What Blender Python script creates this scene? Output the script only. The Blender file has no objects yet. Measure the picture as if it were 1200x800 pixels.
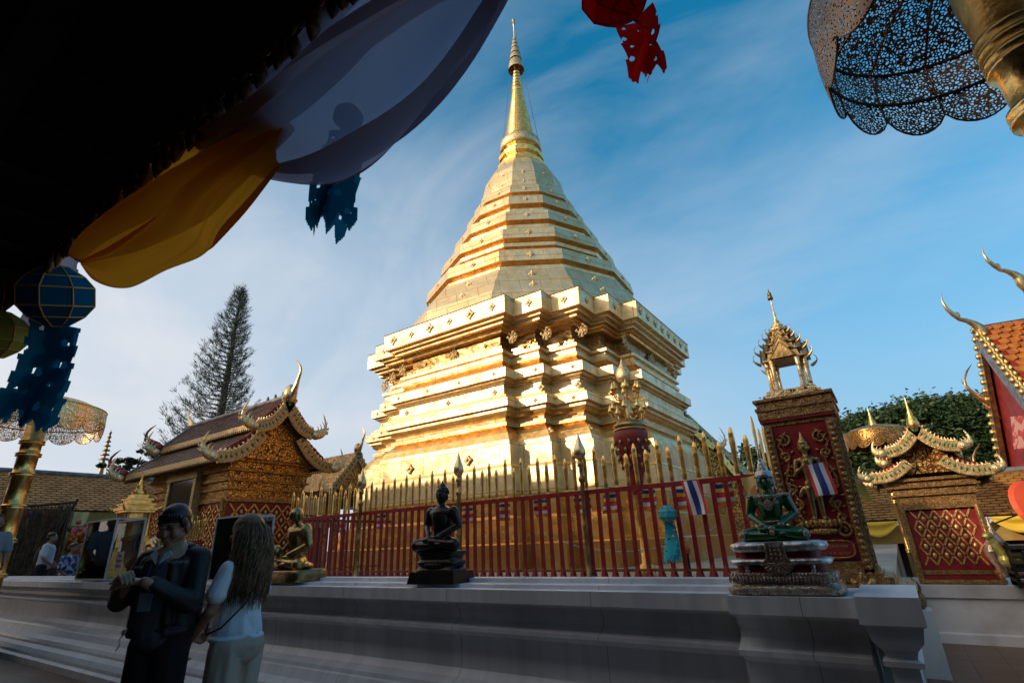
import bpy, bmesh, math, random
from mathutils import Vector, Matrix, Euler, noise
S = bpy.context.scene
COL = S.collection
R = math.radians
PI = math.pi
random.seed(7)
# ---------------------------------------------------------------- camera
HC = 1.38
CR = Vector((0.81670927, 0.57577506, -0.03832825))
CU = Vector((0.23812858, -0.27578196, 0.93125673))
CF = Vector((-0.52562415, 0.76969305, 0.36234218))
EYE = Vector((0, 0, HC))
FPX = 605.0
cd = bpy.data.cameras.new('camera'); cam = bpy.data.objects.new('camera', cd); COL.objects.link(cam)
cd.sensor_width = 36; cd.lens = FPX/1200*36; cd.clip_start = .05; cd.clip_end = 3000
m4 = Matrix((CR, CU, -CF)).transposed().to_4x4(); m4.translation = EYE
cam.matrix_world = m4
S.camera = cam
def ray(px, py): return CR*(px-600)+CU*(400-py)+CF*FPX
def at(px, py, d): return EYE+ray(px, py)*(d/FPX)          # point seen at a pixel, d metres deep
def aty(px, py, y): r = ray(px, py); return EYE+r*(y/r.y)
def atx(px, py, x): r = ray(px, py); return EYE+r*(x/r.x)
# ---------------------------------------------------------------- mesh builder
def V(*a): return Vector(a)
class MB:
    def __init__(s): s.v=[]; s.f=[]; s.m=[]; s.s=[]
    def add(s, vs, fs, mi=0, sm=False):
        o=len(s.v); s.v += [tuple(x) for x in vs]
        for f in fs: s.f.append([i+o for i in f]); s.m.append(mi); s.s.append(sm)
        return s
    def box(s, x0,y0,z0,x1,y1,z1, mi=0, M=None):
        vs=[V(x,y,z) for z in (z0,z1) for y in (y0,y1) for x in (x0,x1)]
        if M is not None: vs=[M@v for v in vs]
        return s.add(vs,[(0,2,3,1),(4,5,7,6),(0,1,5,4),(2,6,7,3),(0,4,6,2),(1,3,7,5)],mi)
    def loft(s, rings, mi=0, sm=False, closed=True, cap=True):
        n=len(rings[0]); vs=[p for r in rings for p in r]; fs=[]
        for i in range(len(rings)-1):
            for j in range(n if closed else n-1):
                k=(j+1)%n; fs.append((i*n+j,i*n+k,(i+1)*n+k,(i+1)*n+j))
        s.add(vs,fs,mi,sm)
        if cap and closed: s.add(rings[0],[tuple(range(n))[::-1]],mi); s.add(rings[-1],[tuple(range(n))],mi)
        return s
    def lathe(s, prof, n=16, c=(0,0,0), mi=0, sm=True, rot=0., M=None, cap=True, sx=1, sy=1):
        rings=[[V(c[0]+r*sx*math.cos(rot+2*PI*k/n), c[1]+r*sy*math.sin(rot+2*PI*k/n), c[2]+z) for k in range(n)] for r,z in prof]
        if M is not None: rings=[[M@p for p in q] for q in rings]
        return s.loft(rings,mi,sm,True,cap)
    def tube(s, pts, rad, n=8, mi=0, sm=True, cap=True, flat=1.0):
        pts=[Vector(p) for p in pts]; N=len(pts)
        if not hasattr(rad,'__len__'): rad=[rad]*N
        rings=[]; up=None
        for i,p in enumerate(pts):
            t=(pts[min(i+1,N-1)]-pts[max(i-1,0)])
            t = t.normalized() if t.length>1e-9 else V(0,0,1)
            if up is None:
                up=V(0,0,1) if abs(t.z)<.9 else V(1,0,0)
            a=t.cross(up)
            if a.length<1e-6: a=t.orthogonal()
            a.normalize(); b=a.cross(t).normalized(); up=b
            rings.append([p+(a*math.cos(2*PI*k/n)*flat+b*math.sin(2*PI*k/n))*rad[i] for k in range(n)])
        return s.loft(rings,mi,sm,True,cap)
    def ell(s, c, r, M=None, mi=0, n=12, m=8):
        prof=[]; 
        if not hasattr(r,'__len__'): r=(r,r,r)
        rings=[]
        for i in range(m+1):
            t=-PI/2+PI*i/m; q=[]
            cr=max(math.cos(t),.02)
            for k in range(n):
                p=V(r[0]*cr*math.cos(2*PI*k/n), r[1]*cr*math.sin(2*PI*k/n), r[2]*math.sin(t))
                if M is not None: p=M@p
                q.append(p+Vector(c))
            rings.append(q)
        return s.loft(rings,mi,True)
    def capsule(s, p0, p1, r0, r1, n=12, mi=0):
        p0=Vector(p0); p1=Vector(p1); d=p1-p0
        if d.length<1e-6: d=V(0,0,1e-3)
        L=d.length; t=d/L; pts=[]; rr=[]
        for k in range(4):
            a=PI/2*(1-k/4); pts.append(p0-t*r0*math.sin(a)); rr.append(max(r0*math.cos(a),r0*.05))
        pts.append(p0); rr.append(r0); pts.append(p1); rr.append(r1)
        for k in range(1,5):
            a=PI/2*k/4; pts.append(p1+t*r1*math.sin(a)); rr.append(max(r1*math.cos(a),r1*.05))
        return s.tube(pts,rr,n,mi)
    def prism(s, poly, M, t, mi=0):           # 2-D polygon (x,z) extruded +-t/2 in local y, placed by M
        n=len(poly)
        a=[M@V(x,-t/2,z) for x,z in poly]; b=[M@V(x,t/2,z) for x,z in poly]
        s.add(a+b,[tuple(range(n)),tuple(range(2*n-1,n-1,-1))]+[((i+1)%n,i,i+n,(i+1)%n+n) for i in range(n)],mi)
        return s
    def grid(s, fn, nu, nv, mi=0, sm=True):
        vs=[fn(i/nu,j/nv) for i in range(nu+1) for j in range(nv+1)]
        return s.add(vs,[(i*(nv+1)+j,(i+1)*(nv+1)+j,(i+1)*(nv+1)+j+1,i*(nv+1)+j+1) for i in range(nu) for j in range(nv)],mi,sm)
    def mesh(s, name, inv=None):
        me=bpy.data.meshes.new(name)
        vs=s.v if inv is None else [tuple(inv@Vector(v)) for v in s.v]
        me.from_pydata(vs,[],s.f); me.update()
        me.polygons.foreach_set('material_index',s.m); me.polygons.foreach_set('use_smooth',s.s)
        return me
    def build(s, name, mats, parent=None, world=True, fix=False):
        inv=None
        if parent is not None and world: inv=WM[parent].inverted()
        me=s.mesh(name,inv)
        if fix:
            bm=bmesh.new(); bm.from_mesh(me); bmesh.ops.recalc_face_normals(bm,faces=bm.faces); bm.to_mesh(me); bm.free()
        return link(name,me,mats,parent)
WM={}
def link(name, me, mats, parent=None):
    if not isinstance(mats,(list,tuple)): mats=[mats]
    for m in mats: me.materials.append(m)
    o=bpy.data.objects.new(name,me); COL.objects.link(o)
    if parent is not None: o.parent=parent; WM[o]=WM[parent]
    else: WM[o]=Matrix.Identity(4)
    return o
def tag(o, label=None, cat=None, group=None, kind=None):
    if label: o['label']=label
    if cat: o['category']=cat
    if group: o['group']=group
    if kind: o['kind']=kind
    return o
def thing(name, label, cat, loc=(0,0,0), rz=0., group=None, tilt=None, sc=1.0):
    o=bpy.data.objects.new(name,None); COL.objects.link(o); o.empty_display_size=.1
    M=Matrix.Translation(loc)@(Euler(tilt).to_matrix().to_4x4() if tilt else Matrix.Rotation(rz,4,'Z'))
    if sc!=1: M=M@Matrix.Scale(sc,4)
    o.matrix_world=M; WM[o]=M
    return tag(o,label,cat,group)
def kids(o): return [c for c in COL.objects if c.parent is o]
_kids={}
def copy_tree(o, parent=None):
    c=o.copy(); COL.objects.link(c)
    if parent is not None: c.parent=parent; WM[c]=WM[parent]
    for ch in [q for q in list(COL.objects) if q.parent is o]: copy_tree(ch,c)
    return c
def place(src, loc, rz=0., label=None, sc=1.0):
    c=copy_tree(src); M=Matrix.Translation(loc)@Matrix.Rotation(rz,4,'Z')@Matrix.Scale(sc,4); c.matrix_world=M; WM[c]=M
    if label: c['label']=label
    return c
def blob(mb, voxel, name, mats, parent=None, smooth=4, world=True):
    """closed pieces fused into one continuous skin"""
    me=mb.mesh(name, WM[parent].inverted() if (parent is not None and world) else None)
    o=bpy.data.objects.new('tmp',me); COL.objects.link(o)
    r=o.modifiers.new('r','REMESH'); r.mode='VOXEL'; r.voxel_size=voxel; r.use_smooth_shade=True
    if smooth: q=o.modifiers.new('s','SMOOTH'); q.iterations=smooth; q.factor=.5
    dg=bpy.context.evaluated_depsgraph_get(); dg.update()
    nm=bpy.data.meshes.new_from_object(o.evaluated_get(dg)); nm.name=name
    bpy.data.objects.remove(o); nm.materials.clear()
    for p in nm.polygons: p.use_smooth=True
    return link(name,nm,mats,parent)
# ---------------------------------------------------------------- materials
def mat(name, col, rough=.5, metal=0., col2=None, ns=4., mix=(.4,.6), bump=0., bs=20., bd=.02, voro=None, vcol=None, vth=(.05,.15), spec=None, detail=6, rr=None, trans=0., coord='Object', stretch=None):
    m=bpy.data.materials.new(name); m.use_nodes=True; nt=m.node_tree; b=nt.nodes['Principled BSDF']
    N=lambda t: nt.nodes.new(t); L=nt.links.new
    b.inputs['Base Color'].default_value=(*col,1); b.inputs['Roughness'].default_value=rough; b.inputs['Metallic'].default_value=metal
    if spec is not None: b.inputs['Specular IOR Level'].default_value=spec
    if trans: b.inputs['Transmission Weight'].default_value=trans
    tc=N('ShaderNodeTexCoord'); co=tc.outputs[coord]
    if stretch: 
        mp=N('ShaderNodeMapping'); mp.inputs['Scale'].default_value=stretch; L(co,mp.inputs[0]); co=mp.outputs[0]
    cur=None
    if col2 is not None:
        n=N('ShaderNodeTexNoise'); n.inputs['Scale'].default_value=ns; n.inputs['Detail'].default_value=detail; L(co,n.inputs['Vector'])
        r=N('ShaderNodeValToRGB'); r.color_ramp.elements[0].position=mix[0]; r.color_ramp.elements[1].position=mix[1]
        r.color_ramp.elements[0].color=(*col,1); r.color_ramp.elements[1].color=(*col2,1); L(n.outputs['Fac'],r.inputs[0]); cur=r.outputs[0]
        if rr:
            q=N('ShaderNodeMapRange'); q.inputs['To Min'].default_value=rr[0]; q.inputs['To Max'].default_value=rr[1]; L(n.outputs['Fac'],q.inputs[0]); L(q.outputs[0],b.inputs['Roughness'])
    h=None
    if voro:
        v=N('ShaderNodeTexVoronoi'); v.feature='DISTANCE_TO_EDGE'; v.inputs['Scale'].default_value=voro
        n2=N('ShaderNodeTexNoise'); n2.inputs['Scale'].default_value=voro*.7; n2.inputs['Detail'].default_value=2; L(co,n2.inputs['Vector'])
        vm=N('ShaderNodeVectorMath'); vm.operation='MULTIPLY_ADD'; vm.inputs[1].default_value=(1.6/voro,)*3; L(n2.outputs['Color'],vm.inputs[0]); L(co,vm.inputs[2]); L(vm.outputs[0],v.inputs['Vector'])
        r=N('ShaderNodeMapRange'); r.inputs['From Min'].default_value=vth[0]; r.inputs['From Max'].default_value=vth[1]; L(v.outputs['Distance'],r.inputs[0]); h=r.outputs[0]
        if vcol is not None:
            mx=N('ShaderNodeMix'); mx.data_type='RGBA'; mx.inputs[6].default_value=(*vcol,1); L(h,mx.inputs[0])
            if cur is not None: L(cur,mx.inputs[7])
            else: mx.inputs[7].default_value=(*col,1)
            cur=mx.outputs[2]
            ml=N('ShaderNodeMath'); ml.operation='MULTIPLY'; ml.inputs[1].default_value=metal; L(h,ml.inputs[0]); L(ml.outputs[0],b.inputs['Metallic'])
    if cur is not None: L(cur,b.inputs['Base Color'])
    if bump or h is not None:
        bp=N('ShaderNodeBump'); bp.inputs['Strength'].default_value=bump if bump else .8; bp.inputs['Distance'].default_value=bd
        n3=N('ShaderNodeTexNoise'); n3.inputs['Scale'].default_value=bs; n3.inputs['Detail'].default_value=4; L(co,n3.inputs['Vector'])
        if h is not None:
            ad=N('ShaderNodeMath'); ad.operation='MULTIPLY_ADD'; ad.inputs[1].default_value=.35; L(n3.outputs['Fac'],ad.inputs[0]); L(h,ad.inputs[2]); L(ad.outputs[0],bp.inputs['Height'])
        else: L(n3.outputs['Fac'],bp.inputs['Height'])
        L(bp.outputs[0],b.inputs['Normal'])
    return m
GOLD=(.93,.60,.20)
M={}
M['gold']=mat('gold_leaf',(.98,.66,.24),.3,1,(.84,.50,.14),9,bump=.25,bs=14,bd=.03,rr=(.2,.45))
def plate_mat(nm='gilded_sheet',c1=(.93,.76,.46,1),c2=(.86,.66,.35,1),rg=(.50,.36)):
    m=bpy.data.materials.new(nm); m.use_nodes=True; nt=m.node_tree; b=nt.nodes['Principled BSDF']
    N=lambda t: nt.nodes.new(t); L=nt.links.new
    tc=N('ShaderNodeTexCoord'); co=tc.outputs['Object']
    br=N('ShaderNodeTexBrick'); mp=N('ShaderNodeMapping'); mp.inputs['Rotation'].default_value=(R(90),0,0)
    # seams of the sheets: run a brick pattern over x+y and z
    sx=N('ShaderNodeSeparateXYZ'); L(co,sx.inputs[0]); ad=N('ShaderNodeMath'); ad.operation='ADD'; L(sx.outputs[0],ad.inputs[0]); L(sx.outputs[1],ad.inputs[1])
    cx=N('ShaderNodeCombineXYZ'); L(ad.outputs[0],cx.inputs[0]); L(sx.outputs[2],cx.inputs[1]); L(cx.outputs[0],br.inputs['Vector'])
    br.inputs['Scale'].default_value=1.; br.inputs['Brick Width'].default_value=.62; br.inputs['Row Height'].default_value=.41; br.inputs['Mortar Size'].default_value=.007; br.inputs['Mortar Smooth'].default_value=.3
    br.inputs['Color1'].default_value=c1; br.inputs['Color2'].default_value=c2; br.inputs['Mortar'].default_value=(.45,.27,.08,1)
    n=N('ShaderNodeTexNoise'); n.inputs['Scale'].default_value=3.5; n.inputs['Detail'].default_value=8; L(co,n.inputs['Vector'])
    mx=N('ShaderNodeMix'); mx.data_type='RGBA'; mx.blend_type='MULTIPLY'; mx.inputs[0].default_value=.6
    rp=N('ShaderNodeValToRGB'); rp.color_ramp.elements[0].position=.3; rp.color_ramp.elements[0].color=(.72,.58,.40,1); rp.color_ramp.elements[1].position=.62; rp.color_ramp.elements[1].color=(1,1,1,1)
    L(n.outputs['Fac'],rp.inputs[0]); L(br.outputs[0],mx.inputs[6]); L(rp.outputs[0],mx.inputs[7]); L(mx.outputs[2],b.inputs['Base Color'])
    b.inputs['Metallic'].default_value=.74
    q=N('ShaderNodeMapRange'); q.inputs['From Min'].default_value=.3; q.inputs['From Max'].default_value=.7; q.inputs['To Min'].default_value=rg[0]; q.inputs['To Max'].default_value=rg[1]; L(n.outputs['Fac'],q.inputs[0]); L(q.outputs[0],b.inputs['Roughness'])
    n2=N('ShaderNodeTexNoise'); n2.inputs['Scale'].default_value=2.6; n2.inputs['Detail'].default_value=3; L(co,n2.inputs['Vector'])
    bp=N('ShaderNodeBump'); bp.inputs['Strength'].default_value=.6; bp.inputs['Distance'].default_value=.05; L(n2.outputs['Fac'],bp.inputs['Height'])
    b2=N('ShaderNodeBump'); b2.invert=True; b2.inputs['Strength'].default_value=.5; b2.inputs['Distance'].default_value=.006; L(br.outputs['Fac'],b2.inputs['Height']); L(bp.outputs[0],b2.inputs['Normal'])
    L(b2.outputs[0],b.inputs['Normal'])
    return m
M['plate']=plate_mat(); M['moulding']=mat('moulding_gold',(.92,.64,.27),.36,.95,(.76,.46,.16),6,bump=.4,bs=9,bd=.03,rr=(.28,.48)); M['sheet_deep']=plate_mat('deep_gold_sheet',(.80,.46,.13,1),(.66,.36,.09,1),(.4,.24)); M['sheet_dark']=plate_mat('tarnished_sheet',(.50,.30,.11,1),(.38,.22,.08,1),(.35,.2))  # sheet_dark: dark reflections of the surroundings put into the frieze colour
M['carved']=mat('carved_gilding',(.85,.50,.15),.38,.95,(.62,.33,.08),7,voro=17,vcol=(.16,.02,.01),vth=(.02,.12),bump=.9,bd=.03)
M['carved_fine']=mat('fine_carved_gilding',(.78,.45,.14),.4,.9,(.5,.27,.07),12,voro=34,vcol=(.12,.02,.01),vth=(.03,.12),bump=.9,bd=.015)
M['carved_dark']=mat('worn_carved_gilding',(.42,.23,.07),.5,.7,(.22,.10,.03),7,voro=26,vcol=(.07,.015,.01),vth=(.03,.16),bump=1,bd=.02)
M['ornament']=mat('pressed_ornament',(.95,.75,.42),.4,.8,(.7,.45,.2),20,bump=.7,bs=40,bd=.02)
M['red']=mat('red_lacquer',(.30,.014,.016),.42,0,(.20,.009,.011),12,bump=.1,bs=60,bd=.004)
M['red_paint']=mat('red_paint',(.30,.022,.015),.55,0,(.20,.015,.012),4)
M['white']=mat('white_plaster',(.72,.72,.73),.42,0,(.42,.40,.38),2.6,mix=(.45,.8),bump=.2,bs=9,bd=.02,detail=12)
def marble():
    m=mat('grey_white_marble',(.84,.85,.89),.34,0,(.66,.66,.69),1.3,mix=(.32,.72),bump=.18,bs=22,bd=.006,detail=12)
    nt=m.node_tree; N=nt.nodes.new; L=nt.links.new; b=nt.nodes['Principled BSDF']; src=b.inputs['Base Color'].links[0].from_socket
    tc=N('ShaderNodeTexCoord'); mp=N('ShaderNodeMapping'); mp.inputs['Scale'].default_value=(7,1,.35); L(tc.outputs['Object'],mp.inputs[0])
    n=N('ShaderNodeTexNoise'); n.inputs['Scale'].default_value=1.6; n.inputs['Detail'].default_value=8; L(mp.outputs[0],n.inputs[0])
    r=N('ShaderNodeValToRGB'); r.color_ramp.elements[0].position=.36; r.color_ramp.elements[0].color=(.42,.39,.35,1); r.color_ramp.elements[1].position=.56; r.color_ramp.elements[1].color=(1,1,1,1); L(n.outputs['Fac'],r.inputs[0])
    x=N('ShaderNodeMix'); x.data_type='RGBA'; x.blend_type='MULTIPLY'; x.inputs[0].default_value=.22; L(src,x.inputs[6]); L(r.outputs[0],x.inputs[7])
    # joints between the slabs
    s=N('ShaderNodeSeparateXYZ'); L(tc.outputs['Object'],s.inputs[0]); md=N('ShaderNodeMath'); md.operation='PINGPONG'; md.inputs[1].default_value=.61; sh_=N('ShaderNodeMath'); sh_.inputs[1].default_value=.37; L(s.outputs[0],sh_.inputs[0]); L(sh_.outputs[0],md.inputs[0])
    lt=N('ShaderNodeMath'); lt.operation='LESS_THAN'; lt.inputs[1].default_value=.0022; L(md.outputs[0],lt.inputs[0])
    y=N('ShaderNodeMix'); y.data_type='RGBA'; y.inputs[7].default_value=(.28,.27,.26,1); L(lt.outputs[0],y.inputs[0]); L(x.outputs[2],y.inputs[6]); L(y.outputs[2],b.inputs['Base Color'])
    return m
M['marble']=marble()
M['black']=mat('blackened_bronze',(.018,.016,.015),.32,.5,(.04,.032,.022),10,bump=.2,bs=30,bd=.006)
M['oldgold']=mat('old_gilded_bronze',(.50,.33,.13),.36,.9,(.20,.13,.06),9,mix=(.35,.65),bump=.35,bs=25,bd=.01)
M['silver']=mat('chased_silver',(.80,.79,.78),.34,.7,(.35,.33,.32),25,bump=.5,bs=60,bd=.01)
M['silver_gold']=mat('pierced_silver_gilt',(.74,.68,.56),.38,.8,(.5,.36,.25),35,voro=120,vcol=(.15,.02,.02),vth=(.03,.15),bump=.8,bd=.01)
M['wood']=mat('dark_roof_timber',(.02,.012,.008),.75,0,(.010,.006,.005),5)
M['darktile']=mat('dark_brown_glazed_tile',(.19,.085,.042),.55,0,(.10,.045,.028),8,bump=.2,bs=30,bd=.01)
M['lead']=mat('grey_lead_ridge',(.23,.22,.23),.5,.2,(.12,.11,.12),5)
M['leaf']=mat('leaf',(.045,.085,.022),.5,0,(.025,.05,.012),3)
M['bark']=mat('bark',(.10,.075,.055),.9,0,(.05,.04,.03),14,bump=.5,bs=30,bd=.02)
M['glass']=None
def glass_mat():
    m=bpy.data.materials.new('clear_glass'); m.use_nodes=True; nt=m.node_tree; nt.nodes.clear()
    o=nt.nodes.new('ShaderNodeOutputMaterial'); t=nt.nodes.new('ShaderNodeBsdfTransparent'); g=nt.nodes.new('ShaderNodeBsdfGlossy'); x=nt.nodes.new('ShaderNodeMixShader'); fr=nt.nodes.new('ShaderNodeFresnel')
    t.inputs[0].default_value=(.93,.96,.95,1); g.inputs['Roughness'].default_value=.03; fr.inputs[0].default_value=1.5
    nt.links.new(fr.outputs[0],x.inputs[0]); nt.links.new(t.outputs[0],x.inputs[1]); nt.links.new(g.outputs[0],x.inputs[2]); nt.links.new(x.outputs[0],o.inputs[0]); return m
M['glass']=glass_mat()
def sheer(name, col, alpha, tl=.6, thru=(1,1,1)):
    m=bpy.data.materials.new(name); m.use_nodes=True; nt=m.node_tree; nt.nodes.clear(); N=nt.nodes.new; L=nt.links.new
    o=N('ShaderNodeOutputMaterial'); d=N('ShaderNodeBsdfDiffuse'); t=N('ShaderNodeBsdfTranslucent'); x=N('ShaderNodeMixShader'); tr=N('ShaderNodeBsdfTransparent'); y=N('ShaderNodeMixShader')
    d.inputs[0].default_value=(*col,1); t.inputs[0].default_value=(*col,1); x.inputs[0].default_value=tl
    L(d.outputs[0],x.inputs[1]); L(t.outputs[0],x.inputs[2]); tr.inputs[0].default_value=(*thru,1)
    # thin weave: more cloth is crossed where it turns edge-on
    lw=N('ShaderNodeLayerWeight'); lw.inputs[0].default_value=.5; mr=N('ShaderNodeMapRange'); mr.inputs['To Min'].default_value=alpha; mr.inputs['To Max'].default_value=.97; L(lw.outputs['Facing'],mr.inputs[0])
    L(mr.outputs[0],y.inputs[0]); L(tr.outputs[0],y.inputs[1]); L(x.outputs[0],y.inputs[2]); L(y.outputs[0],o.inputs[0]); return m
M['sheer_white']=sheer('sheer_lilac_white_cloth',(.36,.33,.43),.84,.6,(.66,.60,.72))
M['sheer_yellow']=sheer('sheer_yellow_cloth',(.85,.27,.012),.88,.6,(.90,.38,.03))
def plain(name,c,r=.7,**k): return mat(name,c,r,**k)
M['blue_paper']=sheer('blue_paper',(.008,.17,.30),.98,.45,(.01,.2,.3))
M['teal_paper']=plain('turquoise_paper',(.02,.42,.52),.8)
M['red_paper']=sheer('red_paper',(.62,.012,.008),.97,.5,(.6,.02,.01))
M['orange']=plain('orange_cloth',(.75,.2,.02))
M['yellow']=plain('yellow_cloth',(.75,.52,.05))
M['f_red']=plain('flag_red',(.55,.03,.04)); M['f_white']=plain('flag_white',(.7,.7,.7)); M['f_blue']=plain('flag_blue',(.02,.04,.22))
M['skin']=mat('skin',(.36,.19,.12),.5,0,(.30,.15,.09),8)
M['hair']=mat('black_hair',(.012,.010,.010),.45)
M['jacket']=mat('black_leather',(.008,.008,.009),.6,0,(.014,.014,.016),6,bump=.4,bs=14,bd=.02)
M['trousers']=mat('black_cloth',(.006,.006,.008),.9)
# ---------------------------------------------------------------- light and sky
SUN_EL=R(19); sh=V(-.55,-.84,0).normalized()
SUN=(sh*math.cos(SUN_EL)+V(0,0,math.sin(SUN_EL)))
ld=bpy.data.lights.new('sun','SUN'); ld.energy=3.15; ld.angle=R(.5); ld.color=(1,.80,.56)
lo=bpy.data.objects.new('sun',ld); COL.objects.link(lo); lo.rotation_euler=SUN.to_track_quat('Z','Y').to_euler(); lo.location=(-20,-30,40)
w=bpy.data.worlds.new('World'); S.world=w; w.use_nodes=True; nt=w.node_tree; N=nt.nodes.new; L=nt.links.new
bg=nt.nodes['Background']; sky=N('ShaderNodeTexSky'); sky.sky_type='NISHITA'; sky.sun_disc=False; sky.sun_elevation=SUN_EL; sky.sun_rotation=math.atan2(sh.x,sh.y)
sky.air_density=1.0; sky.dust_density=.6; sky.ozone_density=1.6; sky.altitude=1000
bg.inputs[1].default_value=.15
tc=N('ShaderNodeTexCoord')
mp=N('ShaderNodeMapping'); mp.inputs['Rotation'].default_value=(R(12),R(24),R(35)); mp.inputs['Scale'].default_value=(.8,3.6,2.4); L(tc.outputs['Generated'],mp.inputs[0])
n1=N('ShaderNodeTexNoise'); n1.inputs['Scale'].default_value=1.3; n1.inputs['Detail'].default_value=9; n1.inputs['Roughness'].default_value=.55; n1.inputs['Distortion'].default_value=.6; L(mp.outputs[0],n1.inputs['Vector'])
r1=N('ShaderNodeMapRange'); r1.inputs['From Min'].default_value=.46; r1.inputs['From Max'].default_value=.78; L(n1.outputs['Fac'],r1.inputs[0])
n2=N('ShaderNodeTexNoise'); n2.inputs['Scale'].default_value=2.2; n2.inputs['Detail'].default_value=8; n2.inputs['Distortion'].default_value=.4; mp2=N('ShaderNodeMapping'); mp2.inputs['Scale'].default_value=(1,1,2.6); L(tc.outputs['Generated'],mp2.inputs[0]); L(mp2.outputs[0],n2.inputs['Vector'])
# cloud veil thickens towards the sun side low in the sky
dp=N('ShaderNodeVectorMath'); dp.operation='DOT_PRODUCT'; dp.inputs[1].default_value=(-.92,.15,-.60); L(tc.outputs['Generated'],dp.inputs[0])
r2=N('ShaderNodeMapRange'); r2.inputs['From Min'].default_value=-.12; r2.inputs['From Max'].default_value=.95; r2.interpolation_type='SMOOTHSTEP'; L(dp.outputs['Value'],r2.inputs[0])
m1=N('ShaderNodeMath'); m1.operation='MULTIPLY_ADD'; m1.inputs[1].default_value=1.3; m1.inputs[2].default_value=-.18; L(n2.outputs['Fac'],m1.inputs[0])
m2=N('ShaderNodeMath'); m2.operation='ADD'; L(m1.outputs[0],m2.inputs[0]); m2.inputs[1].default_value=.45
m3=N('ShaderNodeMath'); m3.operation='MULTIPLY'; L(r2.outputs[0],m3.inputs[0]); L(m2.outputs[0],m3.inputs[1])
m4_=N('ShaderNodeMath'); m4_.operation='MULTIPLY'; m4_.inputs[1].default_value=.34; L(r1.outputs[0],m4_.inputs[0])
m5=N('ShaderNodeMath'); m5.operation='ADD'; m5.use_clamp=True; L(m3.outputs[0],m5.inputs[0]); L(m4_.outputs[0],m5.inputs[1])
sz=N('ShaderNodeSeparateXYZ'); L(tc.outputs['Generated'],sz.inputs[0]); rh=N('ShaderNodeMapRange'); rh.inputs['From Min'].default_value=.75; rh.inputs['From Max'].default_value=0; rh.inputs['To Min'].default_value=0; rh.inputs['To Max'].default_value=.92; rh.interpolation_type='SMOOTHSTEP'; L(sz.outputs[2],rh.inputs[0])
hz=N('ShaderNodeMix'); hz.data_type='RGBA'; hz.inputs[7].default_value=(1.95,3.2,4.5,1); L(rh.outputs[0],hz.inputs[0])
hs=N('ShaderNodeHueSaturation'); hs.inputs['Value'].default_value=1.42; hs.inputs['Saturation'].default_value=1.42; hs.inputs['Hue'].default_value=.478; L(sky.outputs[0],hs.inputs['Color'])
cm=N('ShaderNodeMix'); cm.data_type='RGBA'; cm.inputs[7].default_value=(4.75,5.05,5.5,1); L(m5.outputs[0],cm.inputs[0]); L(hs.outputs[0],hz.inputs[6]); L(hz.outputs[2],cm.inputs[6])
# warm glow added to the unseen sky round the sun, to warm the shade
d2=N('ShaderNodeVectorMath'); d2.operation='DOT_PRODUCT'; d2.inputs[1].default_value=tuple(SUN); L(tc.outputs['Generated'],d2.inputs[0])
r3=N('ShaderNodeMapRange'); r3.inputs['From Min'].default_value=.30; r3.inputs['From Max'].default_value=1.0; r3.inputs['To Max'].default_value=.95; r3.interpolation_type='SMOOTHSTEP'; L(d2.outputs['Value'],r3.inputs[0])
c3=N('ShaderNodeMix'); c3.data_type='RGBA'; c3.inputs[7].default_value=(9.5,8.0,6.6,1); L(r3.outputs[0],c3.inputs[0]); L(cm.outputs[2],c3.inputs[6]); L(c3.outputs[2],bg.inputs[0])
S.view_settings.view_transform='Standard'; S.view_settings.look='None'; S.view_settings.exposure=0; S.view_settings.gamma=1
S.cycles.max_bounces=8; S.cycles.transparent_max_bounces=16; S.cycles.caustics_reflective=False; S.cycles.caustics_refractive=False; S.cycles.sample_clamp_indirect=6
# ---------------------------------------------------------------- ground
def ground_mat():
    m=bpy.data.materials.new('brown_floor_tiles'); m.use_nodes=True; nt=m.node_tree; b=nt.nodes['Principled BSDF']; N=nt.nodes.new; L=nt.links.new
    tc=N('ShaderNodeTexCoord'); br=N('ShaderNodeTexBrick'); br.offset=0; L(tc.outputs['Object'],br.inputs['Vector'])
    br.inputs['Scale'].default_value=1; br.inputs['Brick Width'].default_value=.3; br.inputs['Row Height'].default_value=.3; br.inputs['Mortar Size'].default_value=.004
    br.inputs['Color1'].default_value=(.30,.15,.085,1); br.inputs['Color2'].default_value=(.21,.10,.06,1); br.inputs['Mortar'].default_value=(.05,.035,.028,1)
    n=N('ShaderNodeTexNoise'); n.inputs['Scale'].default_value=1.3; n.inputs['Detail'].default_value=8; L(tc.outputs['Object'],n.inputs['Vector'])
    mx=N('ShaderNodeMix'); mx.data_type='RGBA'; mx.blend_type='MULTIPLY'; mx.inputs[0].default_value=.7; L(br.outputs[0],mx.inputs[6]); L(n.outputs['Fac'],mx.inputs[7]); L(mx.outputs[2],b.inputs['Base Color'])
    b.inputs['Roughness'].default_value=.38
    bp=N('ShaderNodeBump'); bp.invert=True; bp.inputs['Distance'].default_value=.004; L(br.outputs['Fac'],bp.inputs['Height']); L(bp.outputs[0],b.inputs['Normal']); return m
g=MB(); g.add([(-60,-60,0),(60,-60,0),(60,60,0),(-60,60,0)],[(0,1,2,3)])
tag(g.build('courtyard_floor',ground_mat()),'brown tiled courtyard floor','floor',kind='structure')
g=MB(); g.add([(-900,-900,-.6),(900,-900,-.6),(900,900,-.6),(-900,900,-.6)],[(0,1,2,3)])
tag(g.build('ground',mat('earth',(.09,.10,.05),.9,0,(.05,.06,.03),.3)),'wooded ground beyond the temple','ground',kind='structure')
g=MB(); g.box(-10,3.72,.02,-.12,17.6,.97)
tag(g.build('terrace',mat('terrace_marble',(.50,.42,.33),.35,0,(.35,.28,.2),2)),'raised inner terrace paved in pale stone','terrace',kind='structure')
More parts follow.
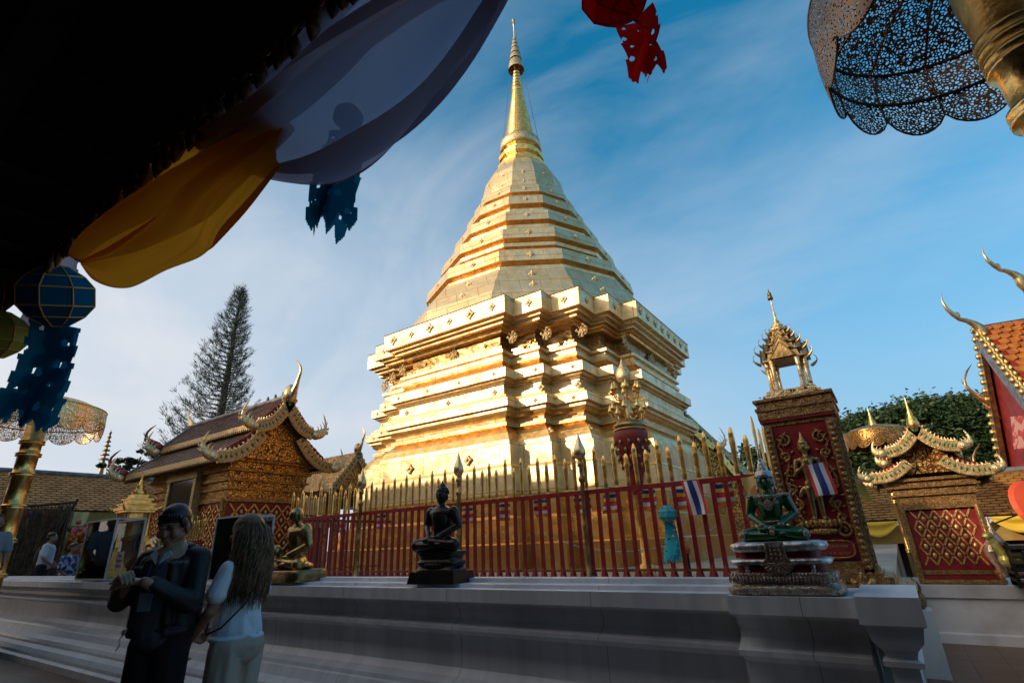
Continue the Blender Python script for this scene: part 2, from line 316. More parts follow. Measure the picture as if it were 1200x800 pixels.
# ---------------------------------------------------------------- chedi
SX,SY=-6.97,11.14; SW=3.65; SA=.38*4.5; SS=.07*4.5; ST=.15*4.5; STEP2=(SW-SA-2*SS)/2
def redent(z,o,extra=0):
    W,a,s,t=SW,SA,SS,STEP2
    q=[(a+o,-(W+o)),(a+o,-(W-s+o)),(a+t+o,-(W-s+o)),(a+t+o,-(W-2*s+o)),(W-2*s+o,-(W-2*s+o))]
    full=q+[(-y,-x) for x,y in q[::-1][1:]]
    out=[]
    for k in range(4):
        c,sn=[(1,0),(0,1),(-1,0),(0,-1)][k]
        out+=[V(SX+x*c-y*sn,SY+x*sn+y*c,z) for x,y in full]
    return out
st=thing('golden_chedi','towering gold plated chedi with redented tiers and tall spire behind the red fence','stupa',(SX,SY,.97))
def tier(name, prof, mt='plate'):
    m=MB(); rg=[redent(z,o) for z,o in prof]; n=len(rg[0])
    m.loft(rg,cap=True)
    for i in range(len(prof)-1):        # sunlit pale fascias and warmly reflecting mouldings, put in as two golds
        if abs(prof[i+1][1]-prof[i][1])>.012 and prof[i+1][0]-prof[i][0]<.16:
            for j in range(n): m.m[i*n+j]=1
    return m.build(name,[M[mt],M['moulding']],st,fix=True)
tier('base_plinth',[(.9,.42),(1.35,.42),(1.38,.30),(1.75,.26),(1.8,.12),(2.15,.10)],'sheet_deep')  # deeper gold paints in the shade and warm reflection behind the fence
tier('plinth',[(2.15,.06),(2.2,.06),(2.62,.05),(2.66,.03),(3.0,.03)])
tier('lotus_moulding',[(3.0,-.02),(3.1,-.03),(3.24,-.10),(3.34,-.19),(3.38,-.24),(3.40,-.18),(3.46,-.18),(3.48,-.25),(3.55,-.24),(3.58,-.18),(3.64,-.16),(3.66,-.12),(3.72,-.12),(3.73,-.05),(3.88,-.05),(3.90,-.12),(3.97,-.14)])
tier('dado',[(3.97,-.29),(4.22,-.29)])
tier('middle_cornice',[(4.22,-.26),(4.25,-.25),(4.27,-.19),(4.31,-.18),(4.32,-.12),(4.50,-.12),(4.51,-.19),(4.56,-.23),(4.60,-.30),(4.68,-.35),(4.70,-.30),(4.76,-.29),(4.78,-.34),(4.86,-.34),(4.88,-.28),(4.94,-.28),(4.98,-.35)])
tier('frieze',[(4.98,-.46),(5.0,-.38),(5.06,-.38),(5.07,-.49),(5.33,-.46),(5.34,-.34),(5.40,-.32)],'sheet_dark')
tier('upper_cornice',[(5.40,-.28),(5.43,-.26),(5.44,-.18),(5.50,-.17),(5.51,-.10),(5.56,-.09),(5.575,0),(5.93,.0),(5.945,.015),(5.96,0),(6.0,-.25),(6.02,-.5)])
# twelve-sided bell tiers
def ring12(name, prof, mt='plate'):
    m=MB(); m.lathe(prof,12,(SX,SY,0),rot=R(-101),sm=False)
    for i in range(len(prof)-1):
        if name=='bell_ring' and prof[i+1][1]-prof[i][1]<.06:  # ring undersides take the deeper gold, their warm reflection as colour
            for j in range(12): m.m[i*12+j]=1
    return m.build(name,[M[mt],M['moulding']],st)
ring12('bell_base',[(3.55,5.95),(3.42,6.38),(3.36,6.40),(3.16,6.78),(3.10,6.80),(2.93,7.08),(2.90,7.16)])
RG=[(2.83,7.40,7.72),(2.45,8.24,8.56),(2.10,8.98,9.30),(1.75,9.72,10.03),(1.52,10.26,10.52)]
prevtop=7.16
for i,(rr,zb,zt) in enumerate(RG):
    ring12('bell_ring',[(rr-.10,zb-.27),(rr-.10,zb-.22),(rr-.02,zb-.21),(rr+.0,zb-.13),(rr-.12,zb-.12),(rr-.14,zb-.04),(rr-.02,zb-.005),(rr+.03,zb),(rr-.02,zt-.02),(rr-.06,zt)]+([(RG[i+1][0]-.06,RG[i+1][1]-.27)] if i<4 else [(1.42,10.60),(1.36,10.62)]))
ring12('bell_cap',[(1.34,10.6),(1.30,10.92),(1.27,10.94),(1.16,11.45),(.98,11.8),(.76,12.1),(.70,12.15)])
m=MB(); m.lathe([(.66,12.12),(.74,12.14),(.77,12.22),(.64,12.28),(.58,12.36),(.60,12.42),(.70,12.47),(.73,12.58),(.60,12.64),(.54,12.72),(.56,12.80),(.64,12.84)],12,(SX,SY,0),rot=R(-101),sm=False); m.build('spire_throne',M['gold'],st)
m=MB(); m.lathe([(.55,12.84),(.66,12.86),(.64,13.2),(.60,13.24),(.52,13.28),(.46,13.36)],24,(SX,SY,0)); m.build('spire_collar',M['ornament'],st)
pr=[]; z=13.36
for k in range(19):
    r=.47-.0155*k; pr+=[(r-.05,z),(r,z+.03),(r,z+.075),(r-.05,z+.105)]; z+=.108
m=MB(); m.lathe(pr,24,(SX,SY,0)); m.build('ringed_cone',M['gold'],st)
pr=[]; 
for k in range(9):
    r=.175*(1-k/12.); pr+=[(r,z),(r*.93,z+.10),(r*1.12,z+.12),(r*.9,z+.155)]; z+=.155
m=MB(); m.lathe(pr+[(.035,z),(.03,17.95),(.022,18.6),(.05,18.65),(.02,18.7),(.06,18.82),(.05,18.88),(.005,18.94)],16,(SX,SY,0)); m.build('spire',M['gold'],st)
for k,(zz,r,h) in enumerate([(16.42,.27,.40),(16.88,.215,.26),(17.18,.17,.22),(17.44,.13,.18),(17.66,.095,.15),(17.86,.065,.13)]):
    m=MB(); m.lathe([(r*1.03,zz),(r*.8,zz+h),(r*.45,zz+h+.05),(.03,zz+h+.07),(.03,zz+h+.06),(r*.43,zz+h+.03),(r*.77,zz+h-.01),(r*1.0,zz)],16,(SX,SY,0),cap=False); m.build('umbrella_tier',M['ornament'],st)
for a in (20,110,200,290):
    m=MB(); m.tube([V(SX+.22*math.cos(R(a)),SY+.22*math.sin(R(a)),16.4),V(SX+.72*math.cos(R(a)),SY+.72*math.sin(R(a)),12.2)],.008,4); m.build('guy_wire',M['lead'],st)
# pressed rosettes and clasps on the plates
def rosette(r, mb, n=4, off=PI/4*0):
    for k in range(n*2):
        a=2*PI*k/(n*2); rr=r*(1 if k%2==0 else .72)
        mb.ell((rr*.55*math.cos(a),-.008,rr*.55*math.sin(a)),(rr*.42,.016,rr*.30),Matrix.Rotation(-a,3,'Y'),n=8,m=5)
    mb.ell((0,-.015,0),(r*.3,.03,r*.3),n=8,m=5)
rmesh={}
def rosette_obj(kind):
    if kind not in rmesh:
        mb=MB(); 
        if kind=='clasp':
            rosette(.15,mb)
            rr_=random.Random(2)
            for k in range(60):
                a=rr_.uniform(0,2*PI); q=rr_.random()**.5*.185; mb.ell((q*math.cos(a),-.02-.02*rr_.random(),q*1.15*math.sin(a)),(rr_.uniform(.018,.034),.03,rr_.uniform(.018,.034)),n=6,m=4)
        else: rosette(.1,mb)
        rmesh[kind]=mb.mesh('rosette'); rmesh[kind].materials.append(M['ornament'])
    return rmesh[kind]
inv=WM[st].inverted()
nros=0
def put_rosette(p, ang, tilt=0., sc=1., kind='ros', parent=st):
    global nros
    o=bpy.data.objects.new('rosette',rosette_obj(kind)); COL.objects.link(o); o.parent=parent; nros+=1
    o.matrix_local=WM[parent].inverted()@Matrix.Translation(p)@Matrix.Rotation(ang,4,'Z')@Matrix.Rotation(tilt,4,'X')@Matrix.Scale(sc,4)
    WM[o]=WM[parent]
# main front face (-Y): row of rosettes on the fascia, clasps on the frieze
for k in range(6): put_rosette(V(SX-SA+.3+k*(2*SA-.6)/5,SY-SW-.004,5.76),0,sc=.95 if k%2 else 1.25)
for xx in (-SA+.15,0,SA-.15): put_rosette(V(SX+xx,SY-SW+.46,5.2),0,kind='clasp',sc=.62)
for xx in (-.85,.85): put_rosette(V(SX+xx,SY-SW+.46,5.2),0,sc=.55)
for k in range(3): put_rosette(V(SX-1.2+k*1.2,SY-SW-.006+.29,4.1),0,sc=.7)
for k in range(4): put_rosette(V(SX-1.3+k*.87,SY-SW+.12-.004,4.41),0,sc=.5)
for k in range(2): put_rosette(V(SX-.7+k*1.5,SY-SW-.05,2.82),0,sc=1.1)
# redent faces right of the front face and on the far-left corner
for sx in (1,-1):
    for j,(xo,yo) in enumerate([(SA+STEP2*.55,SS),(SA+STEP2*1.5,2*SS)]):
        X=SX+sx*xo; Y=SY-SW+yo
        put_rosette(V(X,Y-.004,5.76),0,sc=.9); put_rosette(V(X+sx*.12,Y+.42,5.2),0,kind='clasp',sc=.66)
        put_rosette(V(X,Y+.12-.004,4.41),0,sc=.5); put_rosette(V(X,Y+.29,4.1),0,sc=.95); put_rosette(V(X,Y+.05-.004,3.8),0,sc=.5)
        put_rosette(V(X+sx*.2,Y+.14,3.2),0,-.5,sc=1.1)
# right side face (+X)
for k in range(8): put_rosette(V(SX+SW+.004,SY-SA+.2+k*(2*SA-.4)/7,5.76),PI/2,sc=1.0)
for yy in (-SA+.15,0,SA-.15): put_rosette(V(SX+SW-.42,SY+yy,5.2),PI/2,kind='clasp',sc=.66)
for j,(yo,xo) in enumerate([(SA+STEP2*.55,SS),(SA+STEP2*1.5,2*SS)]):
    put_rosette(V(SX+SW-xo+.004,SY-yo,5.76),PI/2,sc=.8)
# rosettes round the bell rings: corners and face centres that look towards the court
for (rr,zb,zt) in RG:
    for k in range(-2,4):
        a=R(-101+30*k); zc=(zb+zt)/2
        ap=rr*math.cos(R(15)); am=a+R(15)
        put_rosette(V(SX+(ap+.012)*math.cos(am),SY+(ap+.012)*math.sin(am),zc),am+PI/2,sc=.75*(.55+rr/5))
for k in range(-2,3):
    a=R(-101+30*k+15)
    for r0,zc in ((3.24,6.56),(2.98,6.95),(1.19,11.2),(1.28,10.78)): put_rosette(V(SX+(r0*math.cos(R(15))+.03)*math.cos(a),SY+(r0*math.cos(R(15))+.03)*math.sin(a),zc),a+PI/2,.35,sc=.9 if r0>2 else .6)
print('rosettes',nros)
# ---------------------------------------------------------------- marble wall with the statue ledge
PROF=[(0,1.07),(0,.985),(.035,.975),(.12,.955),(.16,.90),(.16,.855),(.10,.82),(.06,.81),(.06,.785),(.13,.77),(.17,.74),(.17,.52),(.13,.47),(.05,.44),(.04,.41),(.02,.40),(-.02,.33),(-.10,.29),(-.12,.25),(-.12,.22),(-.19,.19),(-.23,.14),(-.23,.10),(-.28,.08),(-.28,0)]
wl=thing('marble_wall','long white moulded marble wall with statues set along its ledge','wall',(-5,3.3,0))
def wall_run(name,x0,x1,y,back=3.72,n=1,z1=0.):
    mb=MB(); P=[(y+a,z) for a,z in PROF]+[(back,0),(back,1.07)]
    xs=[x0,x1]
    mb.loft([[V(x,a,z) for a,z in P] for x in xs]); return mb.build(name,M['marble'],wl,fix=True)
wall_run('wall_run',-24,-.84,3.27)
wall_run('wall_bay',-.842,-.245,3.17,3.715)
mb=MB(); mb.box(-24,3.40,1.06,-.84,3.73,1.095); mb.box(-24,3.56,1.06,-.84,3.725,1.125); mb.build('back_step',M['marble'],wl)
mb=MB()
pp=[(.0,1.085),(.0,.97),(.02,.96),(.035,.90),(.075,.86),(.085,.83),(.06,.82),(.06,.80),(.09,.79),(.09,.36),(.05,.34),(.05,.30),(0,.25),(-.02,.2),(-.02,.0)]
cx,cy,hx,hy=-.125,3.42,.125,.33
mb.loft([[V(cx-(hx-o*.8),cy-(hy-o),z),V(cx+(hx-o*.8),cy-(hy-o),z),V(cx+(hx-o*.8),cy+(hy-o),z),V(cx-(hx-o*.8),cy+(hy-o),z)] for o,z in pp])
mb.build('end_pier',M['marble'],wl,fix=True)
mb=MB(); mb.box(-9.0,3.32,1.0715,-1.2,3.395,1.075); 
# ---------------------------------------------------------------- fence
fe=thing('palace_fence','red fence with gold blade tips standing in front of the chedi','fence',(-4.5,5.2,.97),group='fences round the chedi')
def picket_mesh(h, w=.030):
    mb=MB(); zr=.88
    mb.box(-.019,-.012,.10,.019,.012,zr,0)
    mb.lathe([(.016,0),(.040,.02),(.044,.05),(.030,.10),(.012,.16),(.004,.18)],6,(0,0,0),0,False)
    t=h-zr
    pr=[(w*.8,zr),(w*.62,zr+.03),(w*.8,zr+.06),(w*.75,zr+t*.35),(w*.95,zr+t*.7),(w*.8,zr+t*.88),(w*.45,zr+t*.97),(w*.1,h)]
    mb.lathe(pr,8,(0,0,0),1,False,sy=.55,cap=True)
    me=mb.mesh('picket'); me.materials.append(M['red']); me.materials.append(M['gold']); return me
pk=[picket_mesh(1.34),picket_mesh(1.25)]
def run_fence(root, P0, P1, n, sc0=1.):
    d=(P1-P0); a=math.atan2(d.y,d.x)
    for k in range(n):
        p=P0+d*(k+.5)/n
        o=bpy.data.objects.new('picket',pk[k%2]); COL.objects.link(o); o.parent=root; WM[o]=WM[root]
        o.matrix_local=WM[root].inverted()@Matrix.Translation(p)@Matrix.Rotation(a,4,'Z')@Matrix.Rotation(random.uniform(-.012,.012),4,'Y')@Matrix.Diagonal((1,1,random.uniform(.985,1.02)*sc0,1))
    for z,h,t in ((.86,.045,.035),(.10,.025,.025)):
        mb=MB(); Mx=Matrix.Translation(P0)@Matrix.Rotation(a,4,'Z'); mb.box(0,-t/2,z,d.length,t/2,z+h,M=Mx)
        mb.build('rail',M['red'] if z>.5 else M['oldgold'],root)
F0=V(-8.1,5.2,.97); F1=V(-.92,5.2,.97)
run_fence(fe,F0,F1,60)
def post(root,p,h=1.5,name='post'):
    mb=MB(); mb.lathe([(.045,0),(.05,.05),(.028,.08),(.024,.5),(.034,.52),(.024,.55),(.022,.98),(.036,1.0),(.036,1.03),(.022,1.05),(.02,h-.22),(.038,h-.2),(.03,h-.16),(.016,h-.14)],12,p); o=mb.build(name,M['oldgold'],root)
    mb=MB(); mb.lathe([(.012,h-.15),(.05,h-.12),(.068,h-.07),(.062,h-.02),(.035,h+.05),(.012,h+.13),(.002,h+.17)],14,p); q=mb.build('finial',mat('pale_gold_finial',(.80,.60,.32),.32,.9,(.55,.38,.18),6) if 'fin' not in M else M['fin'],o); M['fin']=q.data.materials[0]
for px,py,h in ((683,508,1.36),(536,530,1.36),(421,548,1.36)):
    q=aty(px,600,5.13); post(fe,V(q.x+.02,5.13,.97),h)
f2=thing('palace_fence','far side run of red and gold fence receding behind the praying figure pillar','fence',(-.92,9,.97),group='fences round the chedi')
run_fence(f2,V(-.92,5.3,.97),V(-.92,13,.97),30,1.1)
f3=thing('palace_fence','far left run of red and gold fence beside the carved shrine','fence',(-8.1,9,.97),group='fences round the chedi')
run_fence(f3,V(-8.1,5.3,.97),V(-8.1,15,.97),34)
M['carved_near']=mat('near_carved_gilding',(.72,.44,.17),.42,.85,(.42,.24,.08),30,voro=75,vcol=(.12,.015,.012),vth=(.02,.10),bump=.8,bd=.008)
M['carved_mid']=mat('mid_carved_gilding',(.75,.46,.17),.42,.85,(.45,.25,.08),20,voro=48,vcol=(.12,.015,.012),vth=(.02,.10),bump=.8,bd=.01)
M['latgold']=mat('lattice_gilding',(.80,.50,.18),.42,.85,(.5,.28,.09),18,bump=.5,bs=50,bd=.01)
# ---------------------------------------------------------------- shared ornament
def lattice(mb, O, U, Wv, w, h, nx, ny, bar=.02, boss=.03, mg=1, mr=0):
    """diamond lattice of raised gilded bars with a boss in each diamond; O corner, U along, Wv up, all unit; normal = U x Wv"""
    O=Vector(O);U=Vector(U);Wv=Vector(Wv);Nn=U.cross(Wv).normalized()
    def q(x,z,d=0): return O+U*x+Wv*z+Nn*d
    dx=w/nx; dz=h/ny
    def bar_(a,b):
        d=(V(*b)-V(*a)); 
        if d.length<1e-4: return
        n2=V(-d.y,d.x).normalized()*bar/2
        P=[q(a[0]-n2.x,a[1]-n2.y),q(b[0]-n2.x,b[1]-n2.y),q(b[0]+n2.x,b[1]+n2.y),q(a[0]+n2.x,a[1]+n2.y)]
        T=[p+Nn*bar*.5 for p in P]
        mb.add(P+T,[(4,5,6,7),(0,1,5,4),(1,2,6,5),(2,3,7,6),(3,0,4,7)],mg)
    for i in range(nx):
        for j in range(ny):
            x0,z0,x1,z1=i*dx,j*dz,(i+1)*dx,(j+1)*dz
            bar_((x0,z0),(x1,z1)); bar_((x1,z0),(x0,z1))
    for i in range(nx+1):
        for j in range(ny):
            x=i*dx; z=(j+.5)*dz
            for (xx,zz) in ((x,z),(x+dx/2,j*dz)):
                if xx<boss or xx>w-boss or zz<boss or zz>h-boss: continue
                Mx=Matrix((U,Nn,Wv)).transposed(); mb.ell(q(xx,zz,bar*.3),(boss*.8,bar*.6,boss*1.1),Mx,mg,n=8,m=5)
def strip_path(pts, width, thick, mb, axis=V(1,0,0), mi=0):
    """board that follows a path; width measured below the path within its plane; thick along axis"""
    rings=[]
    for i,p in enumerate(pts):
        t=(pts[min(i+1,len(pts)-1)]-pts[max(i-1,0)]).normalized(); n=axis.cross(t).normalized()
        if n.z>0: n=-n
        w_=width(i/(len(pts)-1)) if callable(width) else width
        rings.append([p+axis*thick/2,p+n*w_+axis*thick/2,p+n*w_-axis*thick/2,p-axis*thick/2])
    mb.loft(rings,mi)
def horn(mb, base, dirv, up, L, r, curl=.9, mi=0, side=0, n=9):
    """tapering curved flame finial"""
    base=Vector(base); d=Vector(dirv).normalized(); u=Vector(up).normalized(); pts=[]; rad=[]
    for k in range(n+1):
        t=k/n
        x=L*(.55*math.sin(t*PI*.75)*(1-.35*t)); z=L*(t**1.15)*.95 - L*.08*math.sin(t*PI)
        x+=-L*.13*math.sin(t*2*PI)*curl
        pts.append(base+d*x+u*z); rad.append(r*(1-t)**.8*(1+.35*math.sin(t*PI*2.2)) + r*.04)
    mb.tube(pts,rad,8,mi,flat=.6)
    if L>.3:                            # flame barbs along the outer edge
        for k in (2,4,6):
            p=pts[k]; mb.tube([p-d*rad[k]*.4,p+d*rad[k]*1.5+u*L*.05,p+d*rad[k]*1.7+u*L*.14],[rad[k]*.55,rad[k]*.38,rad[k]*.05],5,mi,flat=.5)
def barge(root, apex, eave, axis, width, sag, fin, name='barge_board', mats=None, teeth=11, fin_out=None):
    """one curved naga board from apex to eave ending in an upturned finial"""
    mats=mats or [M['board_gold'],M['green_glass'],M['ornament']]
    apex=Vector(apex); eave=Vector(eave); pts=[]
    for k in range(15):
        t=k/14; p=apex.lerp(eave,t); p.z-=sag*math.sin(PI*t)*(1-.2*t); pts.append(p)
    mb=MB(); strip_path(pts,width,width*.35,mb,axis,0)
    L=(eave-apex).length
    n=int(teeth)
    for k in range(n):
        t=(k+.5)/n*.98; i=min(int(t*14),13); f_=t*14-i; p=pts[i].lerp(pts[i+1],f_); tt=(pts[i+1]-pts[i]).normalized(); nn=axis.cross(tt).normalized()
        if nn.z<0: nn=-nn
        # saw tooth on top
        a=p-tt*L/n*.42; b=p+tt*L/n*.42; c=p+nn*width*.34-tt*L/n*.1
        h=axis*width*.1; mb.add([a-h,b-h,c-h,a+h,b+h,c+h],[(0,1,2),(5,4,3),(0,3,4,1),(1,4,5,2),(2,5,3,0)],2)
        # green inlay
        for s in (1,-1):
            c0=p-nn*width*.5+axis*s*(width*.178); w2=L/n*.28; 
            mb.add([c0-tt*w2,c0-nn*width*.27,c0+tt*w2,c0+nn*width*.27,c0+axis*s*.012],[(0,1,4),(1,2,4),(2,3,4),(3,0,4)],1)
        for s in (1,-1):
            mb.ell(p-nn*width*.97,(width*.09,)*3,None,2,n=6,m=4)
    for q,dz in ((0,0),(1,-width)):
        pp=[]
        for i,p in enumerate(pts):
            tt=(pts[min(i+1,14)]-pts[max(i-1,0)]).normalized(); nn=axis.cross(tt).normalized()
            if nn.z>0: nn=-nn
            pp.append(p+nn*(width*q))
        mb.tube(pp,width*.12,6,2)
    o=mb.build(name,mats,root)
    out=fin_out if fin_out is not None else (eave-apex); out=V(out.x,out.y,0).normalized()
    mb=MB(); e=pts[-1]-V(0,0,width*.5)
    mb.ell(e+out*width*.3,(width*.5,)*3,None,0,n=10,m=6)
    horn(mb,e+out*width*.35,out,(0,0,1),fin,width*.42,0,0)
    for k in range(3): horn(mb,e+out*width*(.1+.2*k)+V(0,0,width*.2),out*.5,(0,0,1),fin*(.35+.12*k),width*.2,.8,0)
    mb.build('naga_finial',M['ornament'],o)
    return o
M['green_glass']=plain('green_glass_mosaic',(.01,.16,.07),.15); M['board_gold']=mat('gilded_carved_board',(.58,.42,.20),.45,.7,(.34,.22,.09),25,bump=.5,bs=60,bd=.01)
def tile_slope(mb, a, b, c, d, rows, cols, mi=0, lift=.02):
    """tile courses on a roof plane: a,b ridge ends; d,c eave ends (d below a)"""
    a,b,c,d=map(Vector,(a,b,c,d)); nrm=(b-a).cross(d-a).normalized()
    if nrm.z<0: nrm=-nrm
    for r in range(rows):
        t0=r/rows; t1=min((r+1.15)/rows,1)
        for k in range(cols):
            s0=(k+(.5 if r%2 else 0))/cols; s1=s0+.94/cols; s0=min(s0,1); s1=min(s1,1)
            if s1-s0<.02/cols: continue
            p=lambda s,t,l: a.lerp(b,s).lerp(d.lerp(c,s),t)+nrm*l
            sm=(s0+s1)/2; j=random.uniform(-.003,.003)
            mb.add([p(s0,t0,.002),p(s1,t0,.002),p(s1,t1-.25/rows,lift+j),p(sm,t1,lift+j),p(s0,t1-.25/rows,lift+j),p(s0,t1-.25/rows,0),p(sm,t1,0),p(s1,t1-.25/rows,0)],[(0,1,2,3,4),(4,3,6,5),(3,2,7,6)],mi)
def chofa(root, p, d, L, r, name='chofa'):
    mb=MB(); p=Vector(p); d=Vector(d).normalized()
    mb.ell(p+V(0,0,L*.1),(r*1.3,r*1.3,r*2.0),None,0)
    pts=[];rad=[]
    for k in range(13):
        t=k/12; x=L*(.20*math.sin(t*PI*1.1)+.10*t+.10*max(0,math.sin((t-.45)*PI*1.9))-.12*math.sin(t*PI*.5)*(t>.8)*0)
        pts.append(p+d*(x-.0)+V(0,0,L*(t))); rad.append(max(r*(1.15-t*1.9) if t<.35 else r*.5*(1-(t-.35)/.65)**.7, r*.05))
    mb.tube(pts,rad,8,0,flat=.75); return mb.build(name,M['goldfin'],root)
M['goldfin']=mat('burnished_gold',(.70,.52,.28),.3,.9,(.5,.33,.15),8)
# ---------------------------------------------------------------- carved shrine, left
sh_=thing('carved_shrine','carved gilded shrine with brown tiled two tier roof behind the fence end','shrine',(-14.2,7.2,0))
X0,X1,Y0,Y1=-16.0,-12.25,6.25,8.15
YM=(Y0+Y1)/2
mb=MB(); mb.box(X0-.25,Y0-.2,0,X1+.25,Y1+.2,.85); mb.box(X0-.15,Y0-.12,.85,X1+.15,Y1+.12,1.0); mb.build('base',M['marble'],sh_)
mb=MB(); mb.box(X0,Y0,1.0,X1,Y1,2.55,0)
mb.build('wall',M['red'],sh_)
mb=MB(); lattice(mb,(X1+.002,Y0+.08,1.05),(0,1,0),(0,0,1),Y1-Y0-.16,1.4,6,4,.035,.05,0); mb.build('lattice',M['latgold'],sh_)
mb=MB(); lattice(mb,(X0+.08,Y0-.002,1.05),(1,0,0),(0,0,1),X1-X0-.16,1.4,12,4,.035,.05,0); mb.build('lattice',M['latgold'],sh_)
z=2.5
for k,(o,h) in enumerate([(.05,.10),(.02,.16),(.07,.05),(.03,.14),(.09,.06),(.05,.16),(.13,.07),(.08,.15),(.17,.09)]):
    mb=MB(); mb.box(X0-o,Y0-o,z,X1+o,Y1+o,z+h-.002); mb.build('carved_course',M['carved' if k%2 else 'carved_fine'],sh_)
    z+=h
ZE=z                                    # eaves about 3.48
# corner brackets, dark window on the long side
mb=MB(); 
for xx,yy in ((X0+.06,Y0),(X1-.06,Y0),(X1,Y1-.06)):
    mb=MB(); mb.lathe([(.09,1.0),(.06,1.1),(.055,2.4),(.1,2.52),(.1,2.56)],8,(xx,yy,0)); mb.build('corner_column',M['carved'],sh_)
wx=-14.15
mb=MB(); mb.box(wx-.62,Y0-.16,1.75,wx+.62,Y0-.05,3.16); o=mb.build('window',plain('dark_glass',(.01,.012,.012),.12),sh_)
mb=MB(); mb.box(wx-.72,Y0-.20,1.7,wx-.6,Y0-.03,3.2); mb.box(wx+.6,Y0-.20,1.7,wx+.72,Y0-.03,3.2); mb.box(wx-.78,Y0-.215,3.12,wx+.78,Y0-.02,3.26); mb.build('frame',M['board_gold'],o)
# roofs: lower skirt tier and upper tier, concave section
def lanna_roof(root, x0,x1, ym, zr, zm, ze, hw1, hw2, ov, board, tile, fin, cols=46, ax=V(1,0,0), pediment=True, inner_drop=.0):
    yd=V(-ax.y,ax.x,0)
    def PT(x,y,z): return ax*x+yd*y+V(0,0,z)
    for s in (1,-1):
        # upper tier plane then lower tier plane (steps down and out)
        up=[PT(x0,ym,zr),PT(x1,ym,zr),PT(x1,ym+s*hw1,zm),PT(x0,ym+s*hw1,zm)]
        lo=[PT(x0+.0,ym+s*(hw1-.16),zm-.13),PT(x1-.12,ym+s*(hw1-.16),zm-.13),PT(x1-.12,ym+s*hw2,ze),PT(x0+.0,ym+s*hw2,ze)]
        for nm,pl,rows in (('upper_roof',up,12),('lower_roof',lo,8)):
            nr=(pl[1]-pl[0]).cross(pl[3]-pl[0]).normalized(); nr=nr if nr.z>0 else -nr
            mb=MB(); mb.loft([[pl[0],pl[1],pl[1]-nr*.07,pl[0]-nr*.07],[pl[3],pl[2],pl[2]-nr*.05,pl[3]-nr*.05]],1)
            tile_slope(mb,*pl,rows,cols); 
            # ridge rolls along verge
            mb.tube([pl[0]+nr*.02,pl[3]+nr*.02],.045,6,2)
            mb.build(nm,[tile,M['red'],M['lead']],root)
            mb=MB(); e0,e1=pl[3],pl[2]
            mb.add([e0,e1,e1-V(0,0,.11),e0-V(0,0,.11)]+[p+yd*s*.03 for p in (e0,e1,e1-V(0,0,.11),e0-V(0,0,.11))],[(4,5,6,7),(0,4,7,3),(1,2,6,5),(0,1,5,4),(3,7,6,2)])
            n=int((e1-e0).length/.09)
            for k in range(n):
                p=e0.lerp(e1,(k+.5)/n)+yd*s*.02-V(0,0,.14); mb.ell(p,(.03,.02,.05),None,0,n=6,m=4)
            mb.build('eaves_board',M['board_gold'],root)
        for e,lst in (((x1+.03),True),((x0-.03),True)):
            out=yd*s
            b=board
            a=barge(root,PT(e,ym+s*.02,zr+.05),PT(e,ym+s*(hw1+.05),zm+.0),ax,b,.17*(zr-zm+hw1),fin,fin_out=out)
            ee=e-(.12 if e>x0+.5 else 0)
            barge(root,PT(ee,ym+s*(hw1-.14),zm-.16),PT(ee,ym+s*(hw2+.05),ze+.02),ax,b*.95,.13*(zm-ze+hw2-hw1),fin*.95,fin_out=out,teeth=9)
    mb=MB(); mb.tube([PT(x0,ym,zr+.02),PT(x1,ym,zr+.02)],.07,8,0); 
    for k in range(3): mb.ell(PT(x0+(x1-x0)*(.80+.07*k),ym,zr+.1),(.04,.04,.10),None,0,n=8,m=5)
    mb.build('ridge',M['lead'],root)
    if pediment:
        for e in (x1-.22,x0+.22):
            mb=MB(); ring=[PT(e,ym-hw2+.15,ze-.02),PT(e,ym+hw2-.15,ze-.02),PT(e,ym+hw1-.1,zm-.1),PT(e,ym,zr-.1),PT(e,ym-hw1+.1,zm-.1)]
            mb.loft([ring,[p-ax*.06 for p in ring]]); mb.build('pediment',M['carved'],root,fix=True)
lanna_roof(sh_,X0-.75,X1+.45,YM,5.02,4.28,3.48,.72,1.45,.3,.24,M['darktile'],.62,cols=60)
chofa(sh_,(X1+.48,YM,4.98),(1,0,0),1.05,.13); 
mb=MB(); horn(mb,(X0-.75,YM,5.0),(-1,0,0),(0,0,1),.9,.1); mb.build('rear_finial',M['goldfin'],sh_)
# dark red lacquer finials at the far eave corners of the long side
for (y,z) in ((YM-1.5,3.5),(YM-.78,4.3)):
    mb=MB(); horn(mb,(X0-.8,y,z-.05),(-.4,-.5,0),(0,0,1),.75,.13); mb.ell((X0-.8,y,z),(.12,.12,.12)); mb.build('lacquer_finial',M['red'],sh_)
